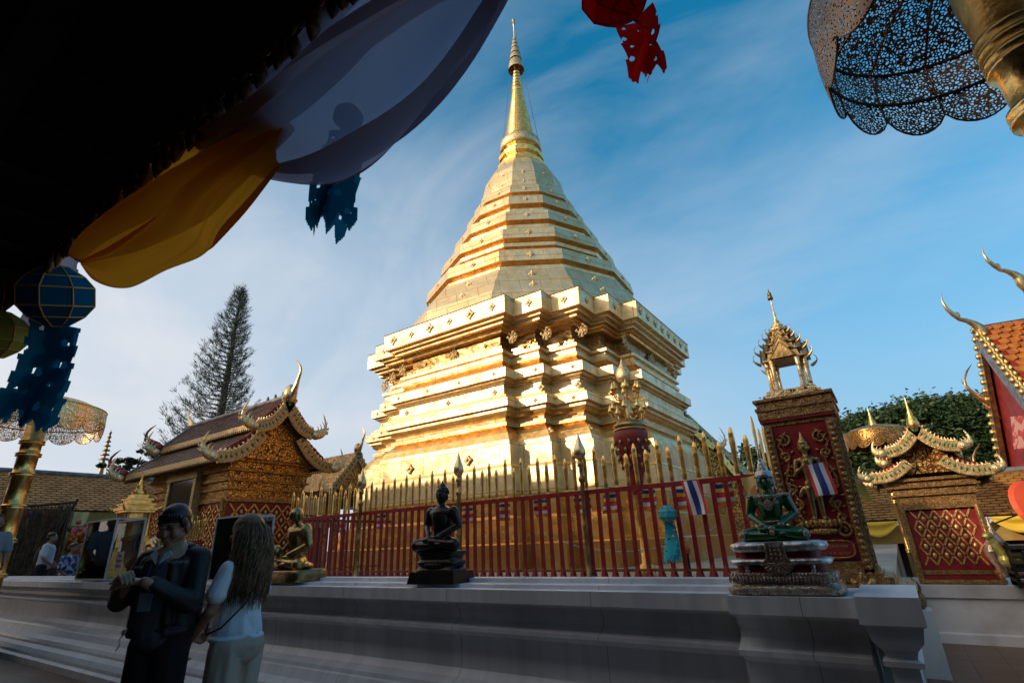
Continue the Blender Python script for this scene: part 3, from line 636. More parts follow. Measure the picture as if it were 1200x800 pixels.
# porch roof of the same kind peeping out behind on the right
sp=thing('shrine_porch','small gold gabled porch roof just behind the carved shrine','porch',(-12.6,11,0))
for k,(dx,dy,s) in enumerate(((0,0,1),(.35,1.5,.9))):
    A0=V(-13.0+dx,10.4+dy,3.9*s+.25)
    mb=MB(); mb.add([A0,A0+V(0,-.9,-1.15),A0+V(0,.9,-1.15)]+[A0+V(-2.2,0,0),A0+V(-2.2,-.9,-1.15),A0+V(-2.2,.9,-1.15)],[(0,1,2),(5,4,3),(0,3,4,1),(1,4,5,2),(0,2,5,3)]); mb.build('roof',M['carved'],sp)
    for q in (1,-1): barge(sp,A0+V(.05,0,.05),A0+V(.05,q*.95,-1.15),V(1,0,0),.17,.05,.55,fin_out=V(0,q,0))
    chofa(sp,A0,(1,0,0),.85,.09)
for xx,yy in ((-13.2,9.9),(-13.2,10.9),(-15,9.9),(-15,10.9),(-12.9,11.5),(-12.9,12.4)):
    mb=MB(); mb.box(xx-.08,yy-.08,.0,xx+.08,yy+.08,3.1); mb.build('column',M['carved'],sp)
# ---------------------------------------------------------------- small shrine, right
sr=thing('spirit_shrine','small red and gold diamond latticed shrine on a white plinth right of the pillar','shrine',(.5,9.9,.66))
Z0=.66
bx0,bx1,by0,by1=.08,.94,9.42,10.30
mb=MB(); mb.box(bx0+.04,by0+.04,Z0,bx1-.04,by1-.04,1.60); mb.build('wall',M['red'],sr)
mb=MB(); lattice(mb,(bx0+.1,by0+.038,Z0+.22),(1,0,0),(0,0,1),bx1-bx0-.2,.70,5,3,.020,.034,0); lattice(mb,(bx0+.038,by1-.1,Z0+.22),(0,-1,0),(0,0,1),by1-by0-.2,.70,5,3,.020,.034,0); mb.build('lattice',M['latgold'],sr)
zz=Z0
for o,h,mt in ((.02,.05,'carved_mid'),(.0,.06,'red'),(.015,.05,'carved_near')):
    mb=MB(); mb.box(bx0-o,by0-o,zz,bx1+o,by1+o,zz+h-.002); mb.build('carved_course',M[mt],sr); zz+=h
zz=Z0+.93
for k,(o,h) in enumerate([(.02,.06),(.0,.12),(.05,.035),(.03,.07),(.09,.03),(.06,.06),(.12,.04)]):
    mb=MB(); mb.box(bx0-o,by0-o,zz,bx1+o,by1+o,zz+h-.002); mb.build('carved_course',M['carved_mid' if k%2 else 'carved_near'],sr); zz+=h
for xx in (bx0+.02,bx1-.02):
    mb=MB(); mb.tube([V(xx,by0,Z0),V(xx,by0,Z0+.96)],.035,8); mb.build('corner_column',M['carved_near'],sr)
lanna_roof(sr,-by1-.25,-by0+.28,(bx0+bx1)/2,2.68,2.42,2.08,.36,.62,.2,.13,M['darktile'],.20,cols=22,ax=V(0,-1,0))
mb=MB(); mb.lathe([(.02,-.06),(.06,-.02),(.075,.05),(.06,.12),(.03,.17),(.038,.19),(.022,.24),(.01,.34),(.003,.43)],14,((bx0+bx1)/2,by0-.30,2.66)); mb.build('apex_finial',M['gold'],sr)
# its plinth and the low white wall going on to the right
pl_=thing('white_plinth','plain white plinth below the small latticed shrine','plinth',(.5,9.9,0))
mb=MB(); mb.loft([[V(bx0-.12-o,by0-.16-o,z),V(1.25,by0-.16-o,z),V(1.25,by1+.3,z),V(bx0-.12-o,by1+.3,z)] for z,o in ((0,.12),(.1,.1),(.12,.06),(.50,.02),(.51,.06),(.65,.07))]); mb.build('block',M['white'],pl_,fix=True)
lw_=thing('low_wall','low white wall turning towards the viewer right of the latticed shrine','wall',(1.1,8,0))
mb=MB(); mb.loft([[V(1.0,9.5,z),V(1.22-o,8.9,z),V(1.28-o,6.4,z),V(1.7,6.4,z),V(1.7,9.5,z)] for z,o in ((0,.05),(.08,.05),(.1,.0),(.5,.0),(.51,.05),(.64,.05))]); mb.build('block',M['white'],lw_,fix=True)
# ---------------------------------------------------------------- gilded pillar with praying figure
YS=4.62
pf=thing('relief_pillar','leaning sided red and gold pillar with a praying figure and an open pavilion on top','pillar',(-.45,YS,.97))
xa,xb=-.70,-.235
mb=MB(); mb.box(xa,YS,1.05,xb,YS+.42,2.25); mb.build('shaft',M['red'],pf)
def frame_bar(mb,x0,z0,x1,z1,y,t=.03): mb.box(x0,y-t,z0,x1,y,z1)
mb=MB(); frame_bar(mb,xa-.01,1.05,xa+.045,2.26,YS,.035); frame_bar(mb,xb-.045,1.05,xb+.012,2.26,YS,.035)
mb.box(xb-.01,YS+.0,1.05,xb+.025,YS+.05,2.26); mb.box(xb-.01,YS+.37,1.05,xb+.025,YS+.43,2.26)
for k in range(26):
    for xx in (xa+.018,xb-.016):
        z=1.09+k*.045; mb.ell((xx,YS-.035,z),(.022,.018,.020),None,0,n=6,m=4); mb.ell((xb+.024,YS+.025,z),(.012,.02,.02),None,0,n=6,m=4)
mb.build('border',M['carved_near'],pf)
for k,(z,o,h,mt) in enumerate([(.97,.10,.05,'carved_mid'),(1.02,.08,.03,'red'),(1.05,.055,.05,'carved_near'),(1.10,.035,.03,'carved_mid'),(1.13,.02,.05,'carved_near'),(2.25,.01,.035,'carved_near'),(2.285,.03,.025,'red'),(2.31,.035,.075,'carved_mid'),(2.385,.045,.03,'carved_near'),(2.415,.03,.05,'carved_mid'),(2.465,.05,.025,'carved_near')]):
    mb=MB(); mb.box(xa-o,YS-o,z,xb+o,YS+.42+o,z+h-.002); mb.build('moulding',M[mt],pf)
mb=MB()
for k in range(3):                     # big leaf petals hugging the foot
    for s in range(3):
        x=xa-.02+(xb-xa+.04)*(k+.5)/3
        mb.ell((x+(s-1)*.04,YS-.10,1.03+.02*(s==1)),(.03,.03,.05+.02*(s==1)),Matrix.Rotation((s-1)*.6,3,'Y'),0,n=8,m=6)
mb.box(xa-.18,YS-.18,.955,xb+.22,YS+.60,1.0); mb.box(xa-.14,YS-.14,1.0,xb+.17,YS+.56,1.03); mb.box(xa-.09,YS-.09,1.03,xb+.11,YS+.50,1.075)
for k in range(7): mb.ell((xb+.10,YS+.0+k*.07,1.02),(.03,.035,.05),None,0,n=8,m=6)
mb.build('foot',M['carved_mid'],pf)
def scroll(mb,c,r,turns,dirn,a0,rad=.010,y=YS-.012,n=26):
    pts=[];rr=[]
    for k in range(n+1):
        t=k/n; a=a0+dirn*turns*2*PI*t; q=r*(1-.85*t); pts.append(V(c[0]+q*math.cos(a),y-.004*math.sin(t*PI),c[1]+q*math.sin(a))); rr.append(rad*(1-.5*t)*(1.4 if k==n else 1))
    mb.tube(pts,rr,6)
mb=MB()
xm=(xa+xb)/2
for s in (1,-1):
    for (zz,r,dr) in ((2.12,.052,1),(1.99,.04,-1),(1.86,.045,1),(1.73,.04,-1),(1.60,.045,1),(1.49,.035,-1)):
        scroll(mb,(xm+s*(.125 if dr>0 else .142),zz),r,1.4,s*dr,PI/2 if dr>0 else -PI/2)
    mb.tube([V(xm+s*.16,YS-.01,1.44),V(xm+s*.10,YS-.01,1.62),V(xm+s*.17,YS-.01,1.78),V(xm+s*.12,YS-.01,1.94),V(xm+s*.17,YS-.01,2.08),V(xm+s*.10,YS-.01,2.19)],.009,6)
    scroll(mb,(xm+s*.13,1.40),.055,1.5,-s,PI*.5,.014)
    for k in range(26): mb.ell((xm+s*(.085+.10*((k*37)%10)/10),YS-.008,1.46+k*.028),(.020,.010,.009),Matrix.Rotation(s*(k%3-1)*.8,3,'Y'),0,n=6,m=4)
mb.build('scrollwork',M['carved_near'],pf)
mb=MB()   # standing deity in relief
yb=YS-.02
mb.capsule((xm-.028,yb,1.50),(xm-.026,yb,1.72),.017,.028); mb.capsule((xm+.028,yb,1.50),(xm+.026,yb,1.72),.017,.028)
mb.ell((xm,yb,1.76),(.052,.028,.05)); mb.capsule((xm,yb,1.76),(xm,yb,1.93),.034,.05); mb.ell((xm,yb,1.95),(.07,.026,.028))
for s in (1,-1):
    mb.capsule((xm+s*.072,yb,1.945),(xm+s*.088,yb-.01,1.845),.019,.015); mb.capsule((xm+s*.088,yb-.01,1.845),(xm+s*.012,yb-.04,1.91),.014,.010)
    mb.ell((xm+s*.01,yb-.045,1.93),(.009,.012,.028)); mb.ell((xm+s*.04,yb,1.49),(.025,.03,.014)); mb.ell((xm+s*.035,yb+.005,2.045),(.01,.012,.03))
    mb.ell((xm+s*.075,yb,1.70),(.02,.012,.05),Matrix.Rotation(-s*.5,3,'Y'))
mb.ell((xm,yb,2.04),(.034,.03,.042)); mb.capsule((xm,yb,1.98),(xm,yb,2.02),.02,.02)
mb.lathe([(.04,2.06),(.036,2.075),(.042,2.085),(.026,2.10),(.03,2.108),(.015,2.125),(.017,2.13),(.004,2.18)],12,(xm,yb,0),sy=.7)
blob(mb,.0055,'praying_figure',M['oldgold'],pf,2)
mb=MB(); mb.ell((xm,YS-.02,1.455),(.135,.04,.035)); mb.ell((xm,YS-.02,1.40),(.10,.035,.03))
for k in range(9): mb.ell((xm-.12+k*.03,YS-.045,1.455),(.014,.02,.032),None,0,n=8,m=6)
mb.build('lotus_seat',M['carved_mid'],pf)
mb=MB(); pts=[]
for k in range(24):
    a=2*PI*k/24; sx_=math.copysign(abs(math.cos(a))**.4,math.cos(a)); sz=math.copysign(abs(math.sin(a))**.6,math.sin(a)); pts.append((xm+.165*sx_,1.265+.062*sz))
n=len(pts); mb.add([V(x,YS-.018,z) for x,z in pts]+[V(x,YS+.01,z) for x,z in pts],[tuple(range(n))]+[(i,(i+1)%n,(i+1)%n+n,i+n) for i in range(n)])
pn=mb.build('inscription_panel',M['red_paint'],pf,fix=True)
mb=MB(); mb.tube([V(x,YS-.02,z) for x,z in pts+[pts[0]]],.008,6); mb.build('panel_rim',M['carved_near'],pn)
def text_obj(name,s,size,Mx,m,parent,align='CENTER',ext=.001):
    cu=bpy.data.curves.new(name,'FONT'); cu.body=s; cu.size=size; cu.align_x=align; cu.extrude=ext
    t=bpy.data.objects.new('t',cu); COL.objects.link(t); dg=bpy.context.evaluated_depsgraph_get(); dg.update()
    me=bpy.data.meshes.new_from_object(t.evaluated_get(dg)); bpy.data.objects.remove(t)
    me.transform(WM[parent].inverted()@Mx); me.materials.clear(); return link(name,me,m,parent)
FACE_S=Matrix.Rotation(R(90),4,'X')
text_obj('lettering','พระธาตุดอยสุเทพ',.036,Matrix.Translation((xm,YS-.022,1.275))@FACE_S,M['board_gold'],pn)
text_obj('lettering','สร้างถวาย พ.ศ. ๒๕๓๑',.030,Matrix.Translation((xm,YS-.022,1.228))@FACE_S,M['board_gold'],pn)
# open pavilion on top
PT_=V(xm+.0,YS+.21,2.49)
mb=MB(); mb.box(PT_.x-.21,PT_.y-.17,2.49,PT_.x+.21,PT_.y+.17,2.535); mb.box(PT_.x-.18,PT_.y-.15,2.535,PT_.x+.18,PT_.y+.15,2.57); mb.build('pavilion_base',M['ornament'],pf)
for sx in (1,-1):
    for sy in (1,-1):
        mb=MB()
        for (ox,oy) in ((0,0),(.045,0),(0,.045)):
            mb.lathe([(.022,2.57),(.024,2.59),(.015,2.61),(.013,2.78),(.020,2.80),(.016,2.81),(.024,2.85)],8,(PT_.x+sx*(.095+ox),PT_.y+sy*(.075+oy),0))
        mb.build('column',M['ornament'],pf)
mb=MB()
for k,(z,a,b) in enumerate([(2.85,.155,.12),(2.94,.12,.09),(3.02,.088,.068),(3.09,.064,.05),(3.145,.045,.035)]):
    h=.08 if k==0 else .065
    mb.loft([[V(PT_.x+sx*q*1.0,PT_.y+sy*q*.9,zz) for sx,sy in ((-1,-1),(1,-1),(1,1),(-1,1))] for zz,q in ((z,a),(z+.012,a),(z+.02,b),(z+h,b*.92))])
    q=a
    for sx,sy,dx,dy in ((0,-1,1,0),(1,0,0,1),(0,1,1,0),(-1,0,0,1)):     # little gables
        c=V(PT_.x+sx*q*1.0,PT_.y+sy*q*.9,z+.01); e=V(dx,dy,0)*q*.62; n=V(sx,sy,0)*.02
        P=[c-e+n,c+e+n,c+n+V(0,0,q*.95)]; mb.add(P+[p-n*2 for p in P],[(0,1,2),(5,4,3),(0,3,4,1),(1,4,5,2),(2,5,3,0)])
        mb.tube([P[0],P[2],P[1]],.007,5)
mb.build('tiered_roof',M['oldgold'],pf)
mb=MB()
for k,(z,a) in enumerate([(2.84,.17),(2.93,.155),(3.01,.12),(3.08,.09),(3.14,.065)]):
    for sx,sy in ((-1,-1),(1,-1),(1,1),(-1,1)): horn(mb,(PT_.x+sx*a,PT_.y+sy*a*.85,z-.02),(sx,sy*.5,0),(0,0,1),.12-.012*k,.012,.6)
mb.build('corner_horn',M['oldgold'],pf)
mb=MB(); mb.lathe([(.06,3.16),(.075,3.18),(.035,3.20),(.05,3.215),(.02,3.24),(.03,3.25),(.012,3.28),(.012,3.34),(.006,3.36),(.005,3.50)],12,(PT_.x,PT_.y,0)); mb.build('spire',M['ornament'],pf)
mb=MB(); mb.lathe([(.006,3.49),(.022,3.49),(.02,3.525),(.008,3.53),(.017,3.535),(.016,3.56),(.006,3.565),(.004,3.60)],12,(PT_.x,PT_.y,0)); mb.build('finial_umbrella',M['oldgold'],pf)
# ---------------------------------------------------------------- ceremonial umbrellas
def filigree(name,col,hole=.16,scale=55,metal=.85,dark=None):
    m=bpy.data.materials.new(name); m.use_nodes=True; nt=m.node_tree; b=nt.nodes['Principled BSDF']; N=nt.nodes.new; L=nt.links.new; out=nt.nodes['Material Output']
    b.inputs['Base Color'].default_value=(*col,1); b.inputs['Metallic'].default_value=metal; b.inputs['Roughness'].default_value=.38
    tc=N('ShaderNodeTexCoord'); v=N('ShaderNodeTexVoronoi'); v.feature='DISTANCE_TO_EDGE'; v.inputs['Scale'].default_value=scale
    n=N('ShaderNodeTexNoise'); n.inputs['Scale'].default_value=scale*.5; vm=N('ShaderNodeVectorMath'); vm.operation='MULTIPLY_ADD'; vm.inputs[1].default_value=(1.2/scale,)*3
    L(tc.outputs['Object'],n.inputs[0]); L(n.outputs['Color'],vm.inputs[0]); L(tc.outputs['Object'],vm.inputs[2]); L(vm.outputs[0],v.inputs['Vector'])
    g=N('ShaderNodeMath'); g.operation='GREATER_THAN'; g.inputs[1].default_value=hole; L(v.outputs['Distance'],g.inputs[0])
    t=N('ShaderNodeBsdfTransparent'); x=N('ShaderNodeMixShader'); L(g.outputs[0],x.inputs[0]); L(b.outputs[0],x.inputs[1]); L(t.outputs[0],x.inputs[2]); L(x.outputs[0],out.inputs[0])
    return m
def parasol(root, R_, H, drop, z, scal=14, mcan=None, mrib=None, dome=.25, fcols=3, vf=1.0):
    """pierced metal umbrella: domed top, hanging valance in two bands ending in scallops"""
    n=scal*8
    def ring(r,zz,sc=0): return [V(r*math.cos(2*PI*k/n),r*math.sin(2*PI*k/n),zz-sc*.55*abs(math.sin(PI*k/8))**.7) for k in range(n)]
    mb=MB(); mb.loft([ring(.05,z+dome),ring(R_*.35,z+dome*.88),ring(R_*.7,z+dome*.55),ring(R_,z)],0,True,True,False); mb.build('canopy',mcan,root)
    mb=MB(); mb.loft([ring(R_,z),ring(R_*1.015,z-drop*.5)],0,True,True,False); mb.loft([ring(R_*1.015,z-drop*.5),ring(R_*1.01,z-drop*.8,0),ring(R_*.99,z-drop*.8-.001,drop*.42)],0,True,True,False); mb.build('valance',mcan,root)
    mb=MB()
    for k in range(scal):
        a=2*PI*k/scal; p=lambda r,zz: V(r*math.cos(a),r*math.sin(a),zz)
        mb.tube([p(.05,z+dome-.01),p(R_*.35,z+dome*.88-.01),p(R_*.7,z+dome*.55-.01),p(R_*.99,z-.005)],R_*.011,5)
        mb.tube([p(R_*.99,z-.005),p(R_*1.0,z-drop*.8)],R_*.008,5)
    for rr,zz in ((R_*.995,z),(R_*1.0,z-drop*.5)):
        mb.tube([V(rr*math.cos(2*PI*k/64),rr*math.sin(2*PI*k/64),zz) for k in range(65)],R_*.014,6)
    mb.tube([V(R_*.99*math.cos(2*PI*k/n),R_*.99*math.sin(2*PI*k/n),z-drop*.8-drop*.42*.55*abs(math.sin(PI*k/8))**.7) for k in range(n+1)],R_*.008,4)
    mb.build('rib',mrib,root)
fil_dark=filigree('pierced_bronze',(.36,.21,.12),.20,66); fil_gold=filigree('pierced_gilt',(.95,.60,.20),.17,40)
ur=thing('gilt_umbrella','huge pierced metal umbrella on a thick gold pole at the upper right','ceremonial umbrella',(.785,2.25,0),group='ceremonial umbrellas')
Rm=WM[ur]
# pole local; slightly off axis canopy
def pole(root, z0,z1,r,collars,m,top=None,n=28):
    pr=[(r*2.2,z0),(r*2.2,z0+.08),(r*1.2,z0+.14)]
    z=z0+.16
    for c in sorted(collars):
        pr+=[(r,c-.05),(r*1.22,c-.04),(r*1.26,c-.025),(r*1.12,c-.015),(r*1.25,c),(r*1.25,c+.015),(r*1.1,c+.02),(r,c+.035)]
    pr+=[(r,z1)]
    mb=MB(); mb.lathe([(a,b) for a,b in pr],n,(0,0,0)); o=mb.build('pole',m,root,world=False)
    return o
pole(ur,0,3.9,.090,[.7,1.3,1.9,2.36,2.735,2.97,3.02,3.07],M['gold'])
ur2=MB(); ur2.lathe([(.09,3.07),(.10,3.12),(.11,3.3),(.10,3.5),(.05,3.9)],28,(0,0,0)); ur2.build('hub',M['gold'],ur,world=False)
def parasol_local(root,*a,off=(0,0),**k):
    global MB
    save=WM[root]; WM[root]=Matrix.Translation((-off[0],-off[1],0)); parasol(root,*a,**k); WM[root]=save
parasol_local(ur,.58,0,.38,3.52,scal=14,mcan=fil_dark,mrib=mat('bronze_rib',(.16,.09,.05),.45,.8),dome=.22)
ul=thing('gilt_umbrella','glowing pierced gilt umbrella on a gold pole at the far left','ceremonial umbrella',(-12.55,2.72,0),group='ceremonial umbrellas')
pole(ul,0,4.2,.150,[.6,1.2,1.75,2.3,2.85,3.2,3.42],M['gold'])
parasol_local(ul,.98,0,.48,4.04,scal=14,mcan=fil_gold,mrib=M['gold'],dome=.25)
mb=MB(); mb.lathe([(.05,4.25),(.09,4.3),(.03,4.37),(.02,4.6),(.004,4.9)],12); mb.build('spike',M['gold'],ul,world=False)
um=thing('gilt_umbrella','closed sided gold umbrella with a spike top between the pillar and the small shrine','ceremonial umbrella',(.06,11.6,0),group='ceremonial umbrellas')
pole(um,0,3.2,.045,[1.,1.8,2.6],M['gold'])
parasol_local(um,.50,0,.30,3.02,scal=14,mcan=M['carved_fine'],mrib=M['gold'],dome=.12)
mb=MB(); mb.lathe([(.02,3.1),(.07,3.12),(.06,3.16),(.05,3.2),(.025,3.3),(.004,3.48)],12); mb.build('spike',M['gold'],um,world=False)
# red lacquer-gold vase with candelabra, behind the fence
pv=aty(745,560,6.0); 
ca=thing('lamp_stand','red and gold vase post carrying a gold many armed lamp with bud finials','lamp',(pv.x,6.0,.97))
cz=0.
T=aty(739,425,6.0).z-.97; B1=aty(745,548,6.0).z-.97; B2=aty(746,492,6.0).z-.97; print('candel',T,B1,B2)
mb=MB(); mb.lathe([(.10,0),(.10,.1),(.045,.14),(.035,B1-.34),(.05,B1-.31)],12); mb.build('post',M['sheet_deep'],ca,world=False)
mb=MB(); mb.lathe([(.05,B1-.31),(.07,B1-.25),(.09,B1-.12),(.15,B1+.05),(.205,B2-.22),(.21,B2-.16),(.18,B2-.12)],16); 
mb.build('vase',M['red_paint'],ca,world=False)
mb=MB()
for j in range(4):
    zz=B1+.02+j*.09; rr=[.14,.175,.20,.212][j]
    for k in range(12): a=2*PI*(k+.5*(j%2))/12; mb.ell((rr*math.cos(a),rr*math.sin(a),zz),(.018,.018,.034),None,0,n=6,m=5)
mb.lathe([(.18,B2-.13),(.195,B2-.12),(.195,B2-.10),(.17,B2-.09),(.20,B2-.08),(.19,B2-.04),(.14,B2),(.05,B2+.02)],16); mb.build('crown',M['oldgold'],ca,world=False)
mb=MB(); mb.lathe([(.03,B2),(.022,B2+.1),(.026,B2+.3),(.02,T-.32),(.05,T-.28),(.03,T-.24)],10)
mb.lathe([(.02,T-.25),(.085,T-.2),(.10,T-.13),(.07,T-.06),(.03,T),(.004,T+.08)],12); mb.build('stem',M['ornament'],ca,world=False)
for (zz,rr,n) in ((B2+.05,.21,8),(B2+.30,.18,6),(T-.42,.15,6)):
    for k in range(n):
        a=2*PI*k/n+zz; d=V(math.cos(a),math.sin(a),0)
        mb=MB(); mb.tube([V(0,0,zz)+d*.02,V(0,0,zz-.05)+d*rr*.5,V(0,0,zz-.02)+d*rr*.9,V(0,0,zz+.06)+d*rr],.008,6)
        mb.lathe([(.008,0),(.032,.02),(.036,.045),(.022,.08),(.003,.13)],8,V(0,0,zz+.06)+d*rr); mb.build('arm',M['gold'],ca,world=False)
# ---------------------------------------------------------------- temple roof behind the chedi, right (gold naga gable)
tb=thing('temple_hall','dark roofed hall behind the chedi with gilded naga gable board','temple hall',(-1.5,15,0))
def bp(px,py,d): return at(px,py,d)
A0=bp(785,468,13); E0=bp(838,522,12.6); E1=bp(905,590,12.2)
ax=V(.75,-.66,0)
mb=MB(); back=V(.5,.7,0); 
mb.loft([[A0,A0-V(0,0,.35),A0-V(0,-.9,.35),A0-V(0,-.9,.1)],[E1,E1-V(0,0,.35),E1-V(0,-.9,.35),E1-V(0,-.9,.1)]]); mb.build('roof',M['wood'],tb)
for a,b,w_,f in ((A0,E0,.13,.55),(bp(800,505,12.9),bp(812,520,12.7),.16,.1),(bp(845,530,12.5),E1,.13,.5)):
    if f>.2: barge(tb,a,b,ax,w_,.15,f,mats=[M['gold'],M['gold'],M['gold']],fin_out=(E1-A0))
mb=MB(); ring=[A0+V(-.05,0,-.25),E1+V(.1,0,-.2),V(E1.x,E1.y,0),V(A0.x-.6,A0.y,0),V(A0.x-.6,A0.y,A0.z-.9)]
mb.loft([ring,[p+V(.2,.9,0) for p in ring]]); mb.build('gable_wall',M['carved'],tb,fix=True)
# ---------------------------------------------------------------- temple hall at the right edge
tr=thing('temple_hall','red gabled hall with orange tiles and gold horn finials at the right edge','temple hall',(3.5,19,0))
D2=2.0
def ap(px,py,y): return aty(px,py,y)
AP=ap(1150,383,18.6)
LE=ap(1196,630,21.0); REv=ap(1240,492,15.6)
xdir=V(1,.12,0).normalized()*9
mb=MB(); ring=[AP,LE,V(LE.x,LE.y,0),V(REv.x,REv.y,0),REv]
mb.loft([ring,[p+xdir*.04 for p in ring]]); mb.build('gable_wall',M['red_paint'],tr,fix=True)
mb=MB()
o_=V(-.12,-.03,.04)
tile_or=mat('orange_glazed_tile',(.55,.20,.03),.35,0,(.38,.12,.02),6,bump=.2,bs=20,bd=.02)
tile_slope(mb,AP+o_*.3,AP+xdir,REv+xdir,REv+o_*.3,16,40,0,.05)
mb.add([AP+o_,LE+o_,LE+xdir,AP+xdir],[(0,1,2,3)],1); mb.add([AP+o_-V(0,0,.2),REv+o_-V(0,0,.2),REv+xdir-V(0,0,.2),AP+xdir-V(0,0,.2)],[(0,1,2,3)],1)
mb.build('roof',[tile_or,M['wood']],tr)
def longboard(root,a,b,axis,w_,name,teeth,m1,m2):
    mb=MB(); pts=[a.lerp(b,k/10)-V(0,0,.12*math.sin(PI*k/10)) for k in range(11)]; strip_path(pts,w_,.12,mb,axis,0)
    for k in range(teeth):
        t=(k+.5)/teeth; p=a.lerp(b,t)-V(0,0,.12*math.sin(PI*t)); mb.ell(p-axis*.07,(.07,.07,.09),None,1,n=6,m=4); mb.ell(p+axis*.07,(.07,.07,.09),None,1,n=6,m=4)
        horn(mb,p,(a-b)*.2+axis*-.3,(0,0,1),.26,.05,.5,1,n=5)
    return mb.build(name,[m1,m2],root)
axn=(AP-LE).cross(REv-LE).normalized(); axn=axn if axn.x<0 else -axn
longboard(tr,AP+o_,LE+o_,-axn,.26,'barge_board',26,M['oldgold'],M['gold'])
longboard(tr,AP+o_,REv+o_,-axn,.5,'barge_board',16,M['lead'],M['gold'])
def bird(root,p,L,face,name='chofa'):
    mb=MB(); pts=[];rad=[]
    prof=[(.10,-.32,.10),(.0,-.12,.13),(-.02,0,.115),(-.10,.10,.075),(-.22,.17,.05),(-.33,.20,.045),(-.42,.30,.05),(-.50,.42,.04),(-.53,.58,.022),(-.50,.74,.006)]
    f=Vector(face).normalized()
    for x,z,r in prof: pts.append(p+f*(-x*L)+V(0,0,z*L)); rad.append(r*L*.9)
    mb.tube(pts,rad,10,0,flat=.8); mb.ell(p+f*(.36*L)+V(0,0,.28*L),(.05*L,.03*L,.07*L)); return mb.build(name,M['goldfin'],root)
LF=(CR*-1); LF=V(LF.x,LF.y,0)
bird(tr,ap(1150,385,18.4),1.5,LF)
bird(tr,ap(1196,326,18.6),1.4,LF)
# upper roof tier carrying the second horn
U0=ap(1196,335,18.8); mb=MB(); mb.add([U0,U0+V(.4,-3,-2.2),U0+xdir+V(.4,-3,-2.2),U0+xdir],[(0,1,2,3)]); mb.add([U0,U0+V(.4,2,-2.6),U0+V(.4,-3,-2.2)],[(0,1,2)],1); mb.build('upper_roof',[tile_or,M['red_paint']],tr)
for px,py,L in ((1176,482,1.5),(1182,572,1.3)):
    mb=MB(); horn(mb,ap(px,py,19.6),LF,(0,0,1),L,.14); horn(mb,ap(px,py,19.6)-V(0,0,.2),LF,(0,0,1),L*.6,.12); mb.build('side_finial',M['goldfin'],tr)
tp=aty(1165,489,18.3)
bn=thing('cloth_banner','pink printed banner hung on the red gable at the right edge','banner',aty(1190,498,18.0)-V(0,0,0))
mb=MB(); P=[atx_ for atx_ in (aty(1184,488,18.0),aty(1214,486,17.0),aty(1216,524,17.0),aty(1188,526,18.0))]
mb.loft([P,[p+V(.02,.01,0) for p in P]]); mb.build('cloth',mat('pink_cloth',(.55,.26,.22),.8,0,(.38,.05,.04),5,mix=(.48,.56)),bn,fix=True)
# ---------------------------------------------------------------- galleries
tile_g=mat('tan_tile',(.62,.28,.09),.6,0,(.48,.20,.06),3)
def gallery(name,label,p0,p1,zr,ze,back,front,post_n,mtile):
    """roof slope facing the court between ridge line and eave line"""
    root=thing(name,label,'gallery',(p0+p1)/2*1.0)
    d=(p1-p0).normalized(); nrm=front
    a=p0+V(0,0,zr); b=p1+V(0,0,zr); c=p1+nrm*back+V(0,0,ze); e=p0+nrm*back+V(0,0,ze)
    mb=MB(); rows=16; cols=int((p1-p0).length/.28); tile_slope(mb,a,b,c,e,rows,cols,0,.03); mb.add([a,b,c,e],[(0,1,2,3)],1); mb.add([a,b,b-nrm*back+V(0,0,ze-zr),a-nrm*back+V(0,0,ze-zr)],[(0,3,2,1)],1); mb.build('roof',[mtile,M['wood']],root)
    mb=MB(); mb.tube([a+V(0,0,.03),b+V(0,0,.03)],.09,8); mb.build('ridge',M['lead'],root)
    mb=MB(); t=nrm*.05; q=[e-t*3,c-t*3]; mb.loft([[q[0],q[1],q[1]-V(0,0,.58),q[0]-V(0,0,.58)],[p+t for p in (q[0],q[1],q[1]-V(0,0,.58),q[0]-V(0,0,.58))]]); mb.build('fascia',mat('ochre_cloth_band',(.42,.30,.09),.8,0,(.33,.20,.05),2),root,fix=True)
    mb=MB(); q=[p0*1.0,p1*1.0]; mb.loft([[q[0],q[1],q[1]+V(0,0,ze),q[0]+V(0,0,ze)],[p-nrm*.2 for p in (q[0],q[1],q[1]+V(0,0,ze),q[0]+V(0,0,ze))]]); mb.build('wall',mat('dark_gallery_wall',(.05,.03,.02),.8),root,fix=True)
    for k in range(post_n):
        p=p0.lerp(p1,(k+.5)/post_n)+nrm*(back-.3); mb=MB(); mb.lathe([(.12,0),(.09,.2),(.09,ze-.3),(.13,ze-.1)],10,p); mb.build('post',M['red'],root)
    return root
gallery('cloister_gallery','long tiled gallery roof behind the left umbrella',V(-24.6,1.0,0),V(-24.6,18,0),4.33,3.02,1.1,V(1,0,0),6,tile_g)
gallery('cloister_gallery','tan roofed gallery seen through the gap between pillar and small shrine',V(-12,19.0,0),V(9,19.0,0),2.62,1.55,1.3,V(0,-1,0),9,mat('ochre_tile',(.42,.23,.06),.6,0,(.30,.15,.04),3))
